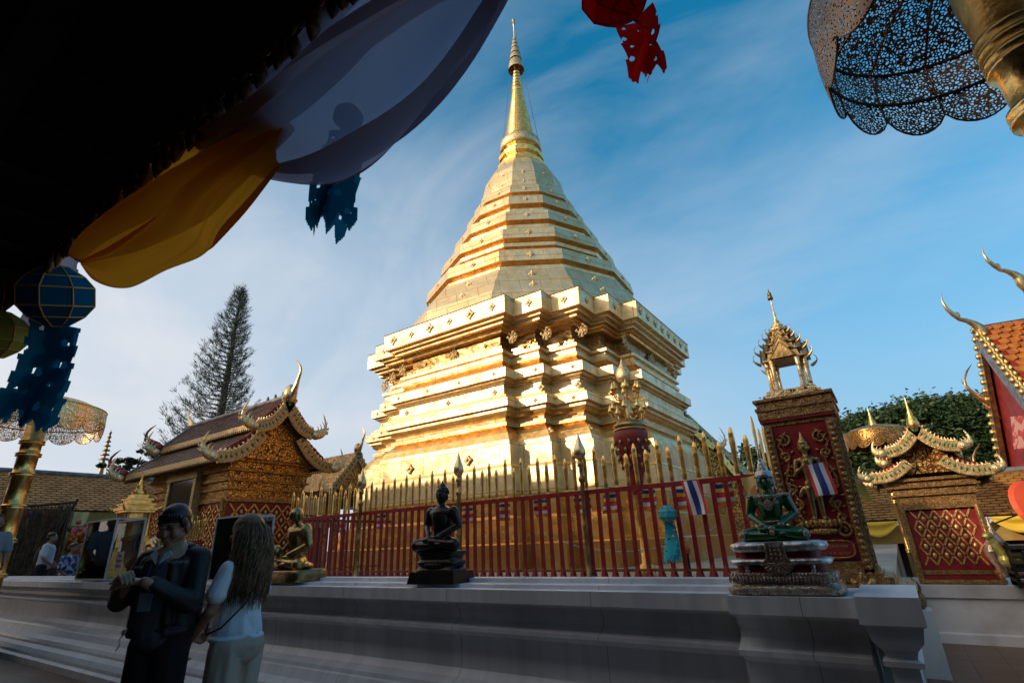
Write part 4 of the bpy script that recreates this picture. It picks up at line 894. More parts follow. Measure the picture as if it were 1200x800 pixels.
# ---------------------------------------------------------------- trees
def leaf_crown(name, blobs, n, size, m, root, seed=1, droop=0):
    rnd=random.Random(seed); mb=MB(); vs=[];fs=[]
    for (c,r) in blobs:
        c=Vector(c); k=int(n*r[0]*r[2])
        nc=max(6,int(k/40)); cl=[]
        for i in range(nc):
            d=V(rnd.gauss(0,1),rnd.gauss(0,1),rnd.gauss(0,1)).normalized()*(rnd.uniform(.45,1.0)**.5); cl.append((c+V(d.x*r[0],d.y*r[1],d.z*r[2]),rnd.uniform(.12,.26)*min(r)))
        for i in range(k):
            cc,cr=cl[rnd.randrange(nc)]
            p=cc+V(rnd.gauss(0,1),rnd.gauss(0,1),rnd.gauss(0,.7))*cr
            a=V(rnd.gauss(0,1),rnd.gauss(0,1),rnd.gauss(0,.5)).normalized(); b=a.cross(V(rnd.gauss(0,1),rnd.gauss(0,1),rnd.gauss(0,1))).normalized(); s=size*rnd.uniform(.6,1.4)
            o=len(vs); vs+= [p-a*s,p+b*s*.45,p+a*s,p-b*s*.45]; fs.append((o,o+1,o+2,o+3))
    mb.v=[tuple(v) for v in vs]; mb.f=[list(f) for f in fs]; mb.m=[0]*len(fs); mb.s=[False]*len(fs)
    return mb.build(name,m,root)
def tree(label, base, H, blobs, n, size, seed, m=None, group='trees beyond the galleries'):
    root=thing('broadleaf_tree',label,'tree',base,group=group)
    leaf_crown('crown',blobs,n,size,m or M['leaf'],root,seed)
    mb=MB(); b=Vector(base); rnd=random.Random(seed)
    top=Vector(blobs[0][0]); mb.tube([b,b.lerp(top,.4)+V(.2,.1,0),top],[.35,.25,.08],8)
    for c,r in blobs[1:]:
        mb.tube([b.lerp(top,.45),b.lerp(top,.5).lerp(Vector(c),.5),Vector(c)],[.16,.11,.04],6)
    mb.build('trunk',M['bark'],root); return root
def crown_at(px,py,d,rx,ry,rz): return (at(px,py,d),(rx,ry,rz))
tree('dark leafy tree behind the umbrella and pillar on the right',V(-1.5,30,-.6),7,[crown_at(1005,560,28,2.8,2.2,2.8),crown_at(1030,510,28,2.1,1.8,1.4),crown_at(990,530,28,1.7,1.5,1.5)],4200,.115,11)
tree('tallest dark leafy tree above the small latticed shrine',V(2.5,30,-.6),7,[crown_at(1090,540,27,3.0,2.6,2.8),crown_at(1075,495,27,1.7,1.8,1.2),crown_at(1120,490,27,1.7,1.8,1.1)],4200,.115,12)
tree('dark leafy tree beside the red gabled hall',V(6.5,28,-.6),7,[crown_at(1165,540,27,2.8,2.4,2.8),crown_at(1150,490,27,1.5,1.6,1.1),crown_at(1190,520,25,1.6,1.6,1.6)],4200,.115,13)
tree('dark leafy tree low behind the small latticed shrine',V(1,24,-.6),5,[crown_at(1040,590,24,2.6,1.4,1.5),crown_at(1130,600,24,3.2,1.4,1.6)],4200,.11,14)
tree('distant grey green tree behind the fence tips at the chedi corner',V(-7,33,-.6),6,[crown_at(880,555,30,1.2,1.2,1.5),crown_at(905,580,30,1.8,1.2,1.6)],1100,.2,15)
tree('thin leafy branches showing over the left gallery roof',V(-33,12,-.6),6,[crown_at(140,545,28,1.0,.8,.32),crown_at(165,535,28,1.1,.8,.35),crown_at(185,548,28,1.0,.8,.35)],900,.15,16)
# tall pine
pb=at(245,470,30); pt_=at(284,336,30)
px_=V(pt_.x,pt_.y,0)
pine=thing('pine_tree','tall narrow pine standing against the sky behind the carved shrine','tree',(px_.x,px_.y,-.6))
mb=MB(); mb.tube([V(px_.x,px_.y,-.6),V(px_.x,px_.y,6),V(px_.x,px_.y,11),V(px_.x,px_.y,pt_.z)],[.30,.22,.14,.02],8); mb.build('trunk',M['bark'],pine)
rnd=random.Random(5); mb=MB(); nb=MB()
zt=pt_.z; zb=5.0
tf=[];tv=[]
for i in range(300):
    t=(i/300)**.95; z=zt-.2-(zt-zb)*t; a=i*2.399+rnd.uniform(-.3,.3); Lb=(.18+2.3*t**.9*rnd.uniform(.5,1.15))*(1.15 if math.cos(a)*-.82+math.sin(a)*-.57>0 else .85); d=V(math.cos(a),math.sin(a),0)
    base=V(px_.x,px_.y,z); pts=[base,base+d*Lb*.5+V(0,0,.05*Lb),base+d*Lb*.85+V(0,0,.25*Lb),base+d*Lb+V(0,0,.48*Lb)]
    mb.tube(pts,[.03,.022,.015,.008],4)
    nseg=int(4+Lb*4)
    for j in range(nseg):
        s=(j+.5)/nseg
        if s<.3 and rnd.random()<.7: continue
        q=s*3; k=min(int(q),2); p=pts[k].lerp(pts[k+1],q-k); side=V(-d.y,d.x,0)
        p=p+side*rnd.gauss(0,.13*Lb*s*1.2)+V(0,0,rnd.gauss(.03,.05))
        for nn in range(8):
            dr=(d*rnd.uniform(.1,.9)+V(0,0,rnd.uniform(.4,1.1))+V(rnd.gauss(0,.4),rnd.gauss(0,.4),rnd.gauss(0,.2))).normalized()*rnd.uniform(.16,.34); wv=dr.cross(V(rnd.gauss(0,1),rnd.gauss(0,1),.2)).normalized()*.014
            q0=p+V(rnd.gauss(0,.06),rnd.gauss(0,.06),rnd.gauss(0,.06)); o=len(tv); tv+=[tuple(q0-wv),tuple(q0+wv),tuple(q0+dr)]; tf.append([o,o+1,o+2])
mb.build('branches',M['bark'],pine)
nb.v=tv; nb.f=tf; nb.m=[0]*len(tf); nb.s=[False]*len(tf); nb.build('needles',mat('pine_needles',(.035,.06,.03),.6),pine)
# far slim spire over the left roof
fs=at(130,505,30); fb=at(121,556,30)
sp2=thing('roof_spire','thin pale spire with tiny umbrellas above the left gallery roof','spire',(fs.x,fs.y,3.6))
mb=MB(); pr=[(.25,3.6),(.12,fb.z),(.10,fb.z+.5)]
for k in range(7):
    z=fb.z+.7+k*.25; r=.26-.03*k; pr+=[(.05,z-.02),(r,z),(r*.8,z+.08),(.05,z+.12)]
pr+=[(.03,fs.z-.3),(.005,fs.z+.1)]
mb.lathe(pr,10,(fs.x,fs.y,0)); mb.build('shaft',M['oldgold'],sp2)
# unseen trees added on the sun side to shade the left shrine
for k,(x,y,h,r) in enumerate(((-28.6,-11.2,12.6,4.4),(-32,-17,14.5,4.6))):
    tree(['dense tree behind the viewer on the left, nearer of two','dense tree behind the viewer on the left, taller and farther back'][k],V(x,y,-.6),h,[(V(x,y,h*.62),(r,r,h*.42))],330,.34,30+k)

# weeds rooted on the cornice of the pillar
wd=thing('cornice_weeds','small leafy weeds growing on the cornice of the praying figure pillar','plant',(-.45,YS,2.39))
leaf_crown('leaves',[(V(-.66,YS-.02,2.40),(.04,.03,.02)),(V(-.30,YS-.03,2.43),(.05,.03,.05)),(V(-.42,YS-.04,2.41),(.04,.02,.03))],16000,.013,M['leaf'],wd,77)

pf.matrix_world=Matrix.Translation((.014,0,0))@pf.matrix_world@Matrix.Diagonal((1.02,1,.937,1))
# ---------------------------------------------------------------- pavilion roof over the viewer
pav=thing('pavilion','dark pavilion roof overhead with carved eaves board, in deep shade at the upper left','pavilion',(-6,-3,0))
EX0,EX1=-26,9.0; EY,EZ=1.02,4.12
RY,RZ=-4.3,5.95
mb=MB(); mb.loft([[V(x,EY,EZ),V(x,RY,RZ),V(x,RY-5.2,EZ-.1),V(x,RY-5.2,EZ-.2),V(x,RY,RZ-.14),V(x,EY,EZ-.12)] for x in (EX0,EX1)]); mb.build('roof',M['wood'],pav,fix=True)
mb=MB(); mb.loft([[V(x,EY-3.2,EZ+.9),V(x,RY,7.35),V(x,RY-3.2,EZ+.9)] for x in (-17.2,-8.6)]); mb.build('upper_roof',M['wood'],pav,fix=True)  # unseen higher ridge, added to shade the fence and the chedi foot
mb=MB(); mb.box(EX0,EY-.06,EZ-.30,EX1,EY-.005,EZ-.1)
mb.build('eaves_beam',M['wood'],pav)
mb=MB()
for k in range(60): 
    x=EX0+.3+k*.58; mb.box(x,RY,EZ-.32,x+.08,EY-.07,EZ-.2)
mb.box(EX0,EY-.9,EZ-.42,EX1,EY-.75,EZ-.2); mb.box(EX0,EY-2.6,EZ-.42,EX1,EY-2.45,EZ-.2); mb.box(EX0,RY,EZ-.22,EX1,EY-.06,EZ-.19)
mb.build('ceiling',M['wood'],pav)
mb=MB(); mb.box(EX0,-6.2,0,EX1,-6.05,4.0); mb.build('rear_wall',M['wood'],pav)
for x in (-22,-17,-12.2,3.2,7.8):
    mb=MB(); mb.lathe([(.22,0),(.22,.3),(.17,.36),(.16,3.7),(.22,3.85)],14,(x,-1.7,0)); mb.build('column',M['red'],pav)
# carved gilt pendants on the eaves, catching a little light
mb=MB(); rnd=random.Random(3)
M['dimgold']=mat('dusty_gilding',(.30,.17,.07),.5,.7,(.10,.05,.03),25,bump=.6,bs=60,bd=.01)
for k in range(70):
    x=-6.2+k*.072; y=EY-.13
    mb.ell((x,y,EZ-.33-.03*(k%3)),(.034,.02,.06+.02*(k%2)),None,0,n=8,m=5)
    if k%3==0: mb.tube([V(x+.03,y,EZ-.3),V(x+.03,y,EZ-.40)],.006,4); mb.lathe([(.004,-.20),(.026,-.16),(.038,-.10),(.030,-.05),(.010,0)],8,(x+.03,y,EZ-.38-.04*rnd.random()))
    if k%2: mb.lathe([(.0,-.12),(.012,-.1),(.03,-.05),(.034,-.02),(.012,.03)],7,(x,y+.02,EZ-.42-.05*rnd.random()))
    if k%4==0: scroll(mb,(x,EZ-.22),.05,1.2,1,rnd.random()*6,.010,y=y+.01,n=12)
mb.build('carved_fringe',M['dimgold'],pav)
# ---------------------------------------------------------------- swags of cloth along the eaves
def swag(name,label,top,bot,m,folds,amp,seed,group='cloth swags under the eaves',y0=.98,nu=110,nv=44,out=.06):
    """cloth between an upper curve along the beam and a hanging lower curve; pixel outlines give world x,z in the plane of the eaves"""
    rnd=random.Random(seed)
    T=[aty(a,b,y0) for a,b in top]; Bq=[aty(a,b,y0) for a,b in bot]
    def samp(P,t):
        q=t*(len(P)-1); i=min(int(q),len(P)-2); f=q-i
        p0=P[max(i-1,0)];p1=P[i];p2=P[i+1];p3=P[min(i+2,len(P)-1)]
        return .5*((2*p1)+(p2-p0)*f+(2*p0-5*p1+4*p2-p3)*f*f+(3*p1-p0-3*p2+p3)*f**3)
    ph=[rnd.uniform(0,6) for _ in range(8)]
    def fn(u,v):
        a=samp(T,u); b=samp(Bq,u); p=a.lerp(b,v)
        sag=math.sin(PI*u)
        # gathered folds fan out along the swag: ridges roughly parallel to the lower curve
        w=v+.10*math.sin(2.2*u+ph[3])+.03*math.sin(9*u+ph[4]); d=0
        for k in range(folds): d+=math.sin(w*PI*(2.2+k*2.6)+ph[k%8]+u*1.6*math.sin(ph[(k+3)%8]))/(1+k*.6)
        d=math.copysign(abs(d)**.8,d)
        ed=max(math.sin(PI*v),0)**.5*.8+.2
        d+=.30*math.sin(w*52+ph[6]+2.5*math.sin(u*2.3+ph[1]))+.14*math.sin(w*83+ph[2]+4*u)
        return p+V(0,1,0)*(ed*d*amp*(.35+sag*.9)+out*sag*v)+V(0,0,.012*math.sin(w*17+ph[5]))
    me=MB().grid(fn,nu,nv)
    o=me.build(name,m,None); return tag(o,label,'cloth swag',group)
swag('cloth_swag','sheer lilac white cloth swag billowing under the dark eaves',[(222,166),(262,128),(315,78),(372,8),(410,-40),(470,-90),(560,-110),(640,-70)],[(228,172),(262,192),(310,203),(368,200),(425,168),(485,118),(540,55),(585,-15)],M['sheer_white'],8,.095,3,nv=170)
swag('cloth_swag','sheer golden yellow cloth swag hanging below the white one',[(88,302),(105,268),(130,232),(165,205),(205,176),(250,150),(300,120),(345,100)],[(92,306),(108,326),(142,334),(190,314),(232,296),(246,276),(282,240),(322,195)],M['sheer_yellow'],8,.075,8,y0=.94,nv=150,out=.0)
swag('cloth_swag','short grey white cloth fold behind the blue lantern',[(20,348),(42,318),(70,300),(92,296)],[(26,380),(45,388),(66,372),(88,330)],M['sheer_white'],3,.025,12,y0=1.12,nu=40,nv=20)
# ---------------------------------------------------------------- paper lanterns
def cut_tail(mb, O, U, D, w, L_, mi=0, jag=6, holes=True, seed=0, bend=.05):
    """paper tail with heart-like holes and saw-toothed sides; real cut-outs on a fine grid"""
    rnd=random.Random(seed); nx=48; nz=int(48*L_/w); Nn=U.cross(D).normalized()
    hs=[]
    for i in range(int(6*L_/w)):
        hs.append(((.3+.4*(i%2)+rnd.uniform(-.12,.12))*w,(i+.6)/(6*L_/w)*L_*.92,w*rnd.choice((.035,.055,.065))))
    def inside(x,z):
        t=z/L_; edge=w*.06*((z*jag/L_)%1.0)
        wid=w*(.62+.38*t)
        if abs(x-w/2)>wid/2-edge: return False
        # pointed hem
        if z> L_*(.86+.13*abs(((x/w*3)%1)*2-1)*-1+.13): return False
        if holes:
            for hx,hz,r in hs:
                dx=(x-hx)/r; dz=(z-hz)/r
                if dx*dx+(dz-.3*abs(dx))**2<1: return False
        return True
    vs={};V_=[];F_=[]
    def vid(i,j):
        if (i,j) not in vs:
            x=i/nx*w; z=j/nz*L_; vs[(i,j)]=len(V_); V_.append(O+U*(x-w/2)+D*z+Nn*(bend*math.sin(z/L_*4+seed)+bend*.5*math.sin(x/w*5+seed)*z/L_))
        return vs[(i,j)]
    for i in range(nx):
        for j in range(nz):
            if inside((i+.5)/nx*w,(j+.5)/nz*L_): F_.append((vid(i,j),vid(i+1,j),vid(i+1,j+1),vid(i,j+1)))
    mb.add(V_,F_,mi,False)
def lantern(name,label,c,r,mp,trim,tail_w,tail_L,seed,tilt=(.1,.2,0),tails=2,swing=V(0,0,-1),group='paper lanterns',jag=6,cat='lantern',face=None):
    root=thing(name,label,cat,c,group=group,tilt=tilt)
    mb=MB(); n=8
    prof=[(.28,.92),(.72,.62),(.98,.28),(.98,-.28),(.72,-.62),(.28,-.92)]
    mb.lathe([(a*r,b*r) for a,b in prof],n,(0,0,0),0,False); mb.build('shade',mp,root,world=False)
    mb=MB()
    P=lambda i,k: V(prof[i][0]*r*1.005*math.cos(2*PI*k/n),prof[i][0]*r*1.005*math.sin(2*PI*k/n),prof[i][1]*r)
    for k in range(n):
        for i in range(5): mb.tube([P(i,k),P(i+1,k)],r*.025,4)
        for i in range(6): mb.tube([P(i,k),P(i,k+1)],r*.025,4)
    mb.tube([V(0,0,r*.9),V(0,0,r*2.2)],r*.012,4)
    mb.build('gold_trim',trim,root,world=False)
    for k in range(n):                  # ear flaps
        if k%2: continue
    sw=(WM[root].to_3x3().inverted()@Vector(swing)).normalized()
    mb=MB()
    for k in range(tails):
        a=seed+k*PI/tails+.5; U=V(math.cos(a),math.sin(a),0)
        if face is not None: U=WM[root].to_3x3().inverted()@(face+V(.3,-.2,.1)*(k-.5)*1.1)
        U=(U-sw*U.dot(sw)).normalized()
        cut_tail(mb,V(0,0,-r*.85)+U.cross(sw)*r*.2*(k-.5),U,sw,tail_w,tail_L,0,jag,True,seed*3+k)
    mb.build('paper_tail',mp,root,world=False)
    return root
M['trim']=plain('gold_paper_trim',(.75,.36,.06),.5)
c1=at(66,347,4.3); lantern('paper_lantern','dark blue faceted paper lantern with gold edging and cut-out tail at the left edge',c1,.27,M['blue_paper'],M['trim'],.58,.88,2,(.35,.25,.2),2,(at(34,475,4.2)-at(66,375,4.3)).normalized(),jag=6,face=CR)
c2=at(-2,392,4.6); lantern('paper_lantern','yellow green paper lantern cut by the left edge of the picture',c2,.22,plain('yellow_green_paper',(.32,.30,.03),.8),M['trim'],.2,.3,5,(.2,.1,.3),1,(0,0,-1))
c3=aty(408,138,1.25); lantern('paper_lantern','dark blue paper lantern with jagged tails half hidden by the white swag',c3,.075,M['blue_paper'],M['blue_paper'],.27,.62,1.2,(.1,.3,0),3,(aty(392,250,1.25)-c3).normalized(),jag=5)
c4=at(722,-14,2.3); lantern('paper_lantern','red paper lantern with cut-out tails at the top edge of the picture',c4,.16,M['red_paper'],M['red_paper'],.20,.30,4.1,(.5,-.4,0),3,(at(738,92,2.3)-at(716,0,2.3)).normalized(),jag=3)
c5=aty(783,602,5.08); lantern('paper_lantern','small turquoise paper lantern with long tail hung on the red fence',c5+V(0,-.02,0),.085,M['teal_paper'],M['silver_gold'],.17,.36,.9,(.05,0,.3),2,(0,0,-1),jag=9)
# ---------------------------------------------------------------- flags
def flag(name,label,p,u,d,w,h,cols,along='d',seed=0,group=None,grid_=None):
    """p top corner, u along the top edge, d downwards; stripes run down (along='d') or across"""
    rnd=random.Random(seed); u=Vector(u).normalized(); d=Vector(d).normalized(); n=u.cross(d)
    a1,a2=rnd.uniform(0,6),rnd.uniform(0,6)
    mats=[];mb=MB(); tot=sum(c[1] for c in cols)
    def P(s,t): return Vector(p)+u*w*s+d*h*t+n*(.07*w*math.sin(s*8+a1+t*3)+.07*h*math.sin(t*4+a2+s*2)*t)+u*(.05*w*math.sin(t*3+a1)*t)
    nu,nv=20,16
    for i in range(nu):
        for j in range(nv):
            s,t=(i+.5)/nu,(j+.5)/nv; q=(s if along=='d' else t)*tot; k=0
            while q>cols[k][1] and k<len(cols)-1: q-=cols[k][1]; k+=1
            mm=cols[k][0]
            if grid_ and s>grid_[0]: mm=grid_[1][min(int(t*len(grid_[1])),len(grid_[1])-1)]
            if mm not in mats: mats.append(mm)
            mb.add([P(i/nu,j/nv),P((i+1)/nu,j/nv),P((i+1)/nu,(j+1)/nv),P(i/nu,(j+1)/nv)],[(0,1,2,3)],mats.index(mm),True)
    o=mb.build(name,[M[k] for k in mats]); return tag(o,label,'flag',group)
TH=[('f_red',1),('f_white',1),('f_blue',2),('f_white',1),('f_red',1)]
BD=[('f_blue',1),('yellow',1),('f_red',1),('f_white',1),('orange',1)]
M['f_cloud']=plain('printed_emblem',(.50,.22,.04))
pxs=[(400,'leftmost'),(447,''),(505,''),(548,''),(590,''),(634,''),(682,''),(716,''),(757,''),(800,''),(846,'')]
names=['farthest left of the small striped flags strung behind the fence','striped flag behind the fence just right of the leftmost fence post','striped flag behind the fence left of the black seated figure','striped flag behind the fence at the black statue shoulder','striped flag behind the fence just right of the black statue','striped flag behind the fence midway between black statue and tallest post','striped flag behind the fence directly left of the tallest post','striped flag behind the fence right of the tallest post','striped flag behind the fence left of the turquoise lantern','striped flag behind the fence right of the turquoise lantern','rightmost small striped flag behind the fence beside the tricolour']
for i,(x,_) in enumerate(pxs):
    q=aty(x,585-(x-600)*.055,5.55); w_=.205; h_=.20
    o=flag('striped_flag',names[i],V(q.x-w_/2,5.55,1.83+.01*(i%3)),(1,0,0),(.03*((i*7)%3-1),0,-1),w_,h_,BD,'t',i,'striped flags strung behind the fence',(.78,['f_blue','yellow','f_red','f_white','orange']))
q=aty(800,565,5.10); flag('tricolour_flag','red white and blue flag hanging on the front of the fence beside the turquoise lantern',V(q.x-.02,5.10,1.86),(1,0,0),(.16,0,-1),.17,.31,TH,'d',21,'tricolour flags')
q=aty(943,545,YS-.08); flag('tricolour_flag','red white and blue flag hung across the praying figure on the pillar',V(q.x,YS-.10,q.z+.0),(1,0,.05),(.10,-.02,-1),.145,.23,TH,'d',22,'tricolour flags')
q=aty(868,560,5.0); o=flag('yellow_flag','pale yellow flag with round orange emblem beside the green statue head',q,(1,0,.10),(.15,0,-1),.19,.26,[('pale_y',1)] if 'pale_y' in M.setdefault('pale_y',plain('pale_yellow_cloth',(.62,.50,.20))).name or True else 0,'d',23,'yellow flags')
mb=MB(); mb.ell((0,0,0),(.06,.006,.06),None,0,n=16,m=6)
em=mb.build('emblem',M['f_cloud'],o); em.location=q+V(.115,-.02,-.13)
q=aty(984,552,5.4); flag('yellow_flag','plain yellow flag drooping off the right edge of the pillar',q,(.9,0,-.75),(.15,0,-1),.20,.14,[('yellow_d',1)] if M.setdefault('yellow_d',plain('deep_yellow_cloth',(.50,.42,.06))) else 0,'d',24,'yellow flags')
# flags and buntings along the left gallery
for k,(y_,nm) in enumerate(((5.35,'small tricolour on the left gallery nearest the umbrella pole'),(8.15,'tricolour flag on the left gallery between two red hangings'))):
    flag('tricolour_flag',nm,V(-23.2,y_,2.95),(0,1,0),(0,0,-1),.62,1.05 if k else .4,TH,'d',30+k,'tricolour flags')
for k,(y_,nm) in enumerate(((6.6,'small yellow flag on the left gallery above the straw screen'),(9.35,'yellow flag hanging on the left gallery next to the gold tower'))):
    flag('yellow_flag',nm,V(-23.2,y_,2.95),(0,1,0),(0,0,-1),.5,.45 if not k else 1.0,[('pale_y',1)],'d',40+k,'yellow flags')
# string of lights draped on the chedi side of the fence
mb=MB(); pts=[V(-3.4+.12*k,5.42,1.25+.22*((k/17*2-1)**2)) for k in range(18)]; mb.tube(pts,.004,4)
for p in pts[::2]: mb.ell(p-V(0,0,.012),(.008,.008,.014),None,0,n=6,m=4)
tag(mb.build('string_lights',M['f_white']),'thin sagging string of unlit fairy lights behind the fence','string lights')
# bunting on the right gallery
for k in range(6):
    x0=-1.9+k*.95; mc=['f_white','yellow','f_white','f_white','yellow','f_white'][k]
    mb=MB(); mb.grid(lambda u,v: V(x0+u*.95,17.55-.05*math.sin(v*9)*math.sin(PI*u),1.52-v*(.10+.28*math.sin(PI*u))),14,10)
    tag(mb.build('bunting_swag',M[mc]),['white bunting swag leftmost under the right gallery eaves','yellow bunting swag left under the right gallery eaves','white bunting swag beside the pillar foot under the gallery eaves','white bunting swag left of the small latticed shrine','yellow bunting swag behind the small latticed shrine','white bunting swag rightmost under the gallery eaves'][k],'bunting','bunting swags on the right gallery')
# straw screen
scn=thing('straw_screen','tall brown straw screen under the left gallery behind the visitors','screen',(-21.5,6,0))
mb=MB(); rnd=random.Random(9)
A_=at(12,600,16.6); B_=at(88,590,17.); 
d=(V(B_.x,B_.y,0)-V(A_.x,A_.y,0)); st0=V(A_.x,A_.y,0)-d*.25; d=d*1.25
for k in range(420):
    t=k/420; p=st0+d*t; h=B_.z+.1+rnd.uniform(-.25,.05)-.3*(1-t); mb.tube([p+V(0,0,0),p+V(rnd.uniform(-.06,.06),rnd.uniform(-.06,.06),h*.5),p+V(rnd.uniform(-.15,.15),rnd.uniform(-.1,.1),h)],[.02,.016,.006],3,0,False)
mb.build('straw',mat('straw',(.20,.12,.06),.8,0,(.10,.055,.03),9),scn)
mb=MB(); mb.tube([st0+V(0,0,B_.z-.1),st0+d+V(0,0,B_.z+.05)],.04,6); mb.build('rail',M['wood'],scn)
mb=MB(); mb.tube([st0+d*1.02+V(0,0,B_.z+.15),st0+d*.7+V(.3,-.3,.3)],.04,6); mb.build('brace',M['wood'],scn)
# ---------------------------------------------------------------- seated statues
def seated(mb, s, robe=True, head=(0,-.005,.745), hr=(.085,.095,.11), bow=0.):
    """cross-legged figure facing -Y, seat at origin, about .98 s tall"""
    P=lambda x,y,z: V(x*s,y*s,z*s)
    C=lambda a,b,r0,r1: mb.capsule(P(*a),P(*b),r0*s,r1*s,14)
    mb.ell(P(0,.02,.10),(.17*s,.14*s,.11*s)); C((0,.03,.10),(0,.02,.30),.135,.13); C((0,.02,.30),(0,.0,.47),.135,.155)
    mb.ell(P(0,.0,.50),(.215*s,.12*s,.10*s)); C((0,.0,.54),(0,-.005-bow*.3,.66),.055,.045)
    for q in (1,-1):
        C((q*.10,.0,.085),(q*.315,-.15,.08),.115,.085); C((q*.315,-.16,.075),(-q*.02,-.23,.075+(.05 if q>0 else 0)),.070,.045)
        mb.ell(P(-q*.09,-.235,.09+(.06 if q>0 else 0)),(.085*s,.04*s,.028*s))
        C((q*.195,.005,.525),(q*.265,.02,.33),.072,.056); C((q*.265,.02,.33),(q*.09,-.18,.20),.054,.036)
        mb.ell(P(q*.05,-.20,.185),(.075*s,.045*s,.020*s))
    hx,hy,hz=head; hy-=bow; mb.ell(P(hx,hy,hz),tuple(a*s for a in hr)); mb.ell(P(hx,hy-.03,hz-.045),(.055*s,.06*s,.055*s))
    mb.ell(P(hx,hy-.095,hz-.012),(.012*s,.020*s,.03*s)); mb.ell(P(hx,hy-.088,hz-.055),(.026*s,.012*s,.008*s))
    for q in (1,-1):
        mb.ell(P(hx+q*.088,hy+.01,hz-.02),(.012*s,.02*s,.055*s)); mb.ell(P(hx+q*.033,hy-.083,hz+.012),(.018*s,.010*s,.008*s)); mb.ell(P(hx+q*.034,hy-.08,hz+.03),(.026*s,.012*s,.006*s))
# black buddha
pB=V(-3.17,3.50,1.125)
bb=thing('seated_statue','black bronze seated meditating statue on a stepped lotus base in front of the fence','statue',(-3.17,3.47,1.095),rz=R(6))
mb=MB(); k_=.30
def rrect(mb,pr,mi=0,asp=.62,e=5,n=40,loc=(0,0,0)):
    rings=[]
    for r,z in pr:
        ring=[]
        for k in range(n):
            a=2*PI*k/n; c,s_=math.cos(a),math.sin(a); f=(abs(c)**e+abs(s_)**e)**(-1/e); ring.append(V(loc[0]+r*c*f,loc[1]+r*asp*s_*f,loc[2]+z))
        rings.append(ring)
    mb.loft(rings,mi,True)
mb.loft([[V(sx*a,sy*b,z) for sx,sy in ((-1,-1),(1,-1),(1,1),(-1,1))] for a,b,z in ((.235,.155,0),(.215,.14,.09))]); rrect(mb,[(.205,.088),(.205,.10),(.19,.11),(.18,.13)]); rrect(mb,[(.18,.13),(.20,.15),(.20,.16),(.175,.175),(.17,.19),(.18,.20),(.20,.225),(.20,.24),(.19,.245)])
for k in range(22):
    a=PI+PI*k/21; mb.ell((.197*math.cos(a),.125*math.sin(a),.135),(.02,.012,.02),None,0,n=6,m=5)
mb.build('lotus_base',M['black'],bb,world=False)
mb=MB(); seated(mb,.60)
s=.60
mb.ell((0,.0,.80*s),(.088*s,.09*s,.075*s)); mb.ell((0,.005,.875*s),(.045*s,.045*s,.05*s)); mb.capsule((0,.005,.90*s),(0,.005,.965*s),.018*s,.006*s)
mb.capsule((.17*s,-.03*s,.55*s),(-.05*s,-.11*s,.30*s),.012*s,.012*s)
for v in range(len(mb.v)): x,y,z=mb.v[v]; mb.v[v]=(x,y,z+.24)
blob(mb,.0045,'figure',M['black'],bb,2,world=False)
mb=MB()
for k in range(150):
    t=k/150; ph=math.acos(1-1.15*t*.9); a=k*2.4; mb.ell((.091*s*math.sin(ph)*math.cos(a),.006+.094*s*math.sin(ph)*math.sin(a),.24+(.775+.10*math.cos(ph))*s),(.0055,)*3,None,0,n=5,m=3) if not(math.sin(a)<-.35 and ph>.95) else None
mb.build('hair_curls',M['black'],bb,world=False)
# gold seated monk
gm=thing('seated_statue','small gilded bald monk statue with bowed head seated on the ledge','statue',(-5.25,3.50,1.095),rz=R(-4),sc=1.0)
mb=MB(); rrect(mb,[(.34,0),(.35,.03),(.35,.09),(.33,.11)],asp=.6); mb.build('base',M['oldgold'],gm,world=False)
mb=MB(); seated(mb,.74,bow=.06,hr=(.085,.10,.105)); s=.74
mb.capsule((.17*s,-.02*s,.56*s),(-.10*s,-.14*s,.28*s),.035*s,.03*s); mb.capsule((.16*s,.06*s,.56*s),(-.12*s,.13*s,.28*s),.035*s,.03*s)
mb.ell((.20*s,-.0,.50*s),(.06*s,.09*s,.12*s)); mb.ell((-.14*s,-.24*s,.27*s),(.085*s,.085*s,.075*s)); mb.ell((0,.0,.06*s),(.36*s,.2*s,.07*s))
for v in range(len(mb.v)): x,y,z=mb.v[v]; mb.v[v]=(x,y,z+.10)
blob(mb,.0055,'figure',M['oldgold'],gm,2,world=False)
# large gilded figure partly behind the man
gf=thing('seated_statue','plump gilded seated statue with folded robes leaning on the ledge behind the man','statue',(-8.35,3.50,1.095),rz=R(-15))
mb=MB(); rrect(mb,[(.52,0),(.54,.04),(.54,.13),(.50,.16)],asp=.55); mb.build('base',M['oldgold'],gf,world=False)
mb=MB(); seated(mb,.80); s=.80
mb.ell((0,-.10*s,.30*s),(.22*s,.20*s,.20*s)); mb.ell((0,0,.08*s),(.52*s,.24*s,.12*s)); 
for k in range(5): mb.tube([V(-.42+.05*k,-.20+.02*k,.10+.05*k),V(0,-.26+.03*k,.14+.06*k),V(.42-.05*k,-.20+.02*k,.10+.05*k)],.022,8)
for v in range(len(mb.v)): x,y,z=mb.v[v]; mb.v[v]=(x,y,z+.15)
blob(mb,.008,'figure',M['oldgold'],gf,2,world=False)
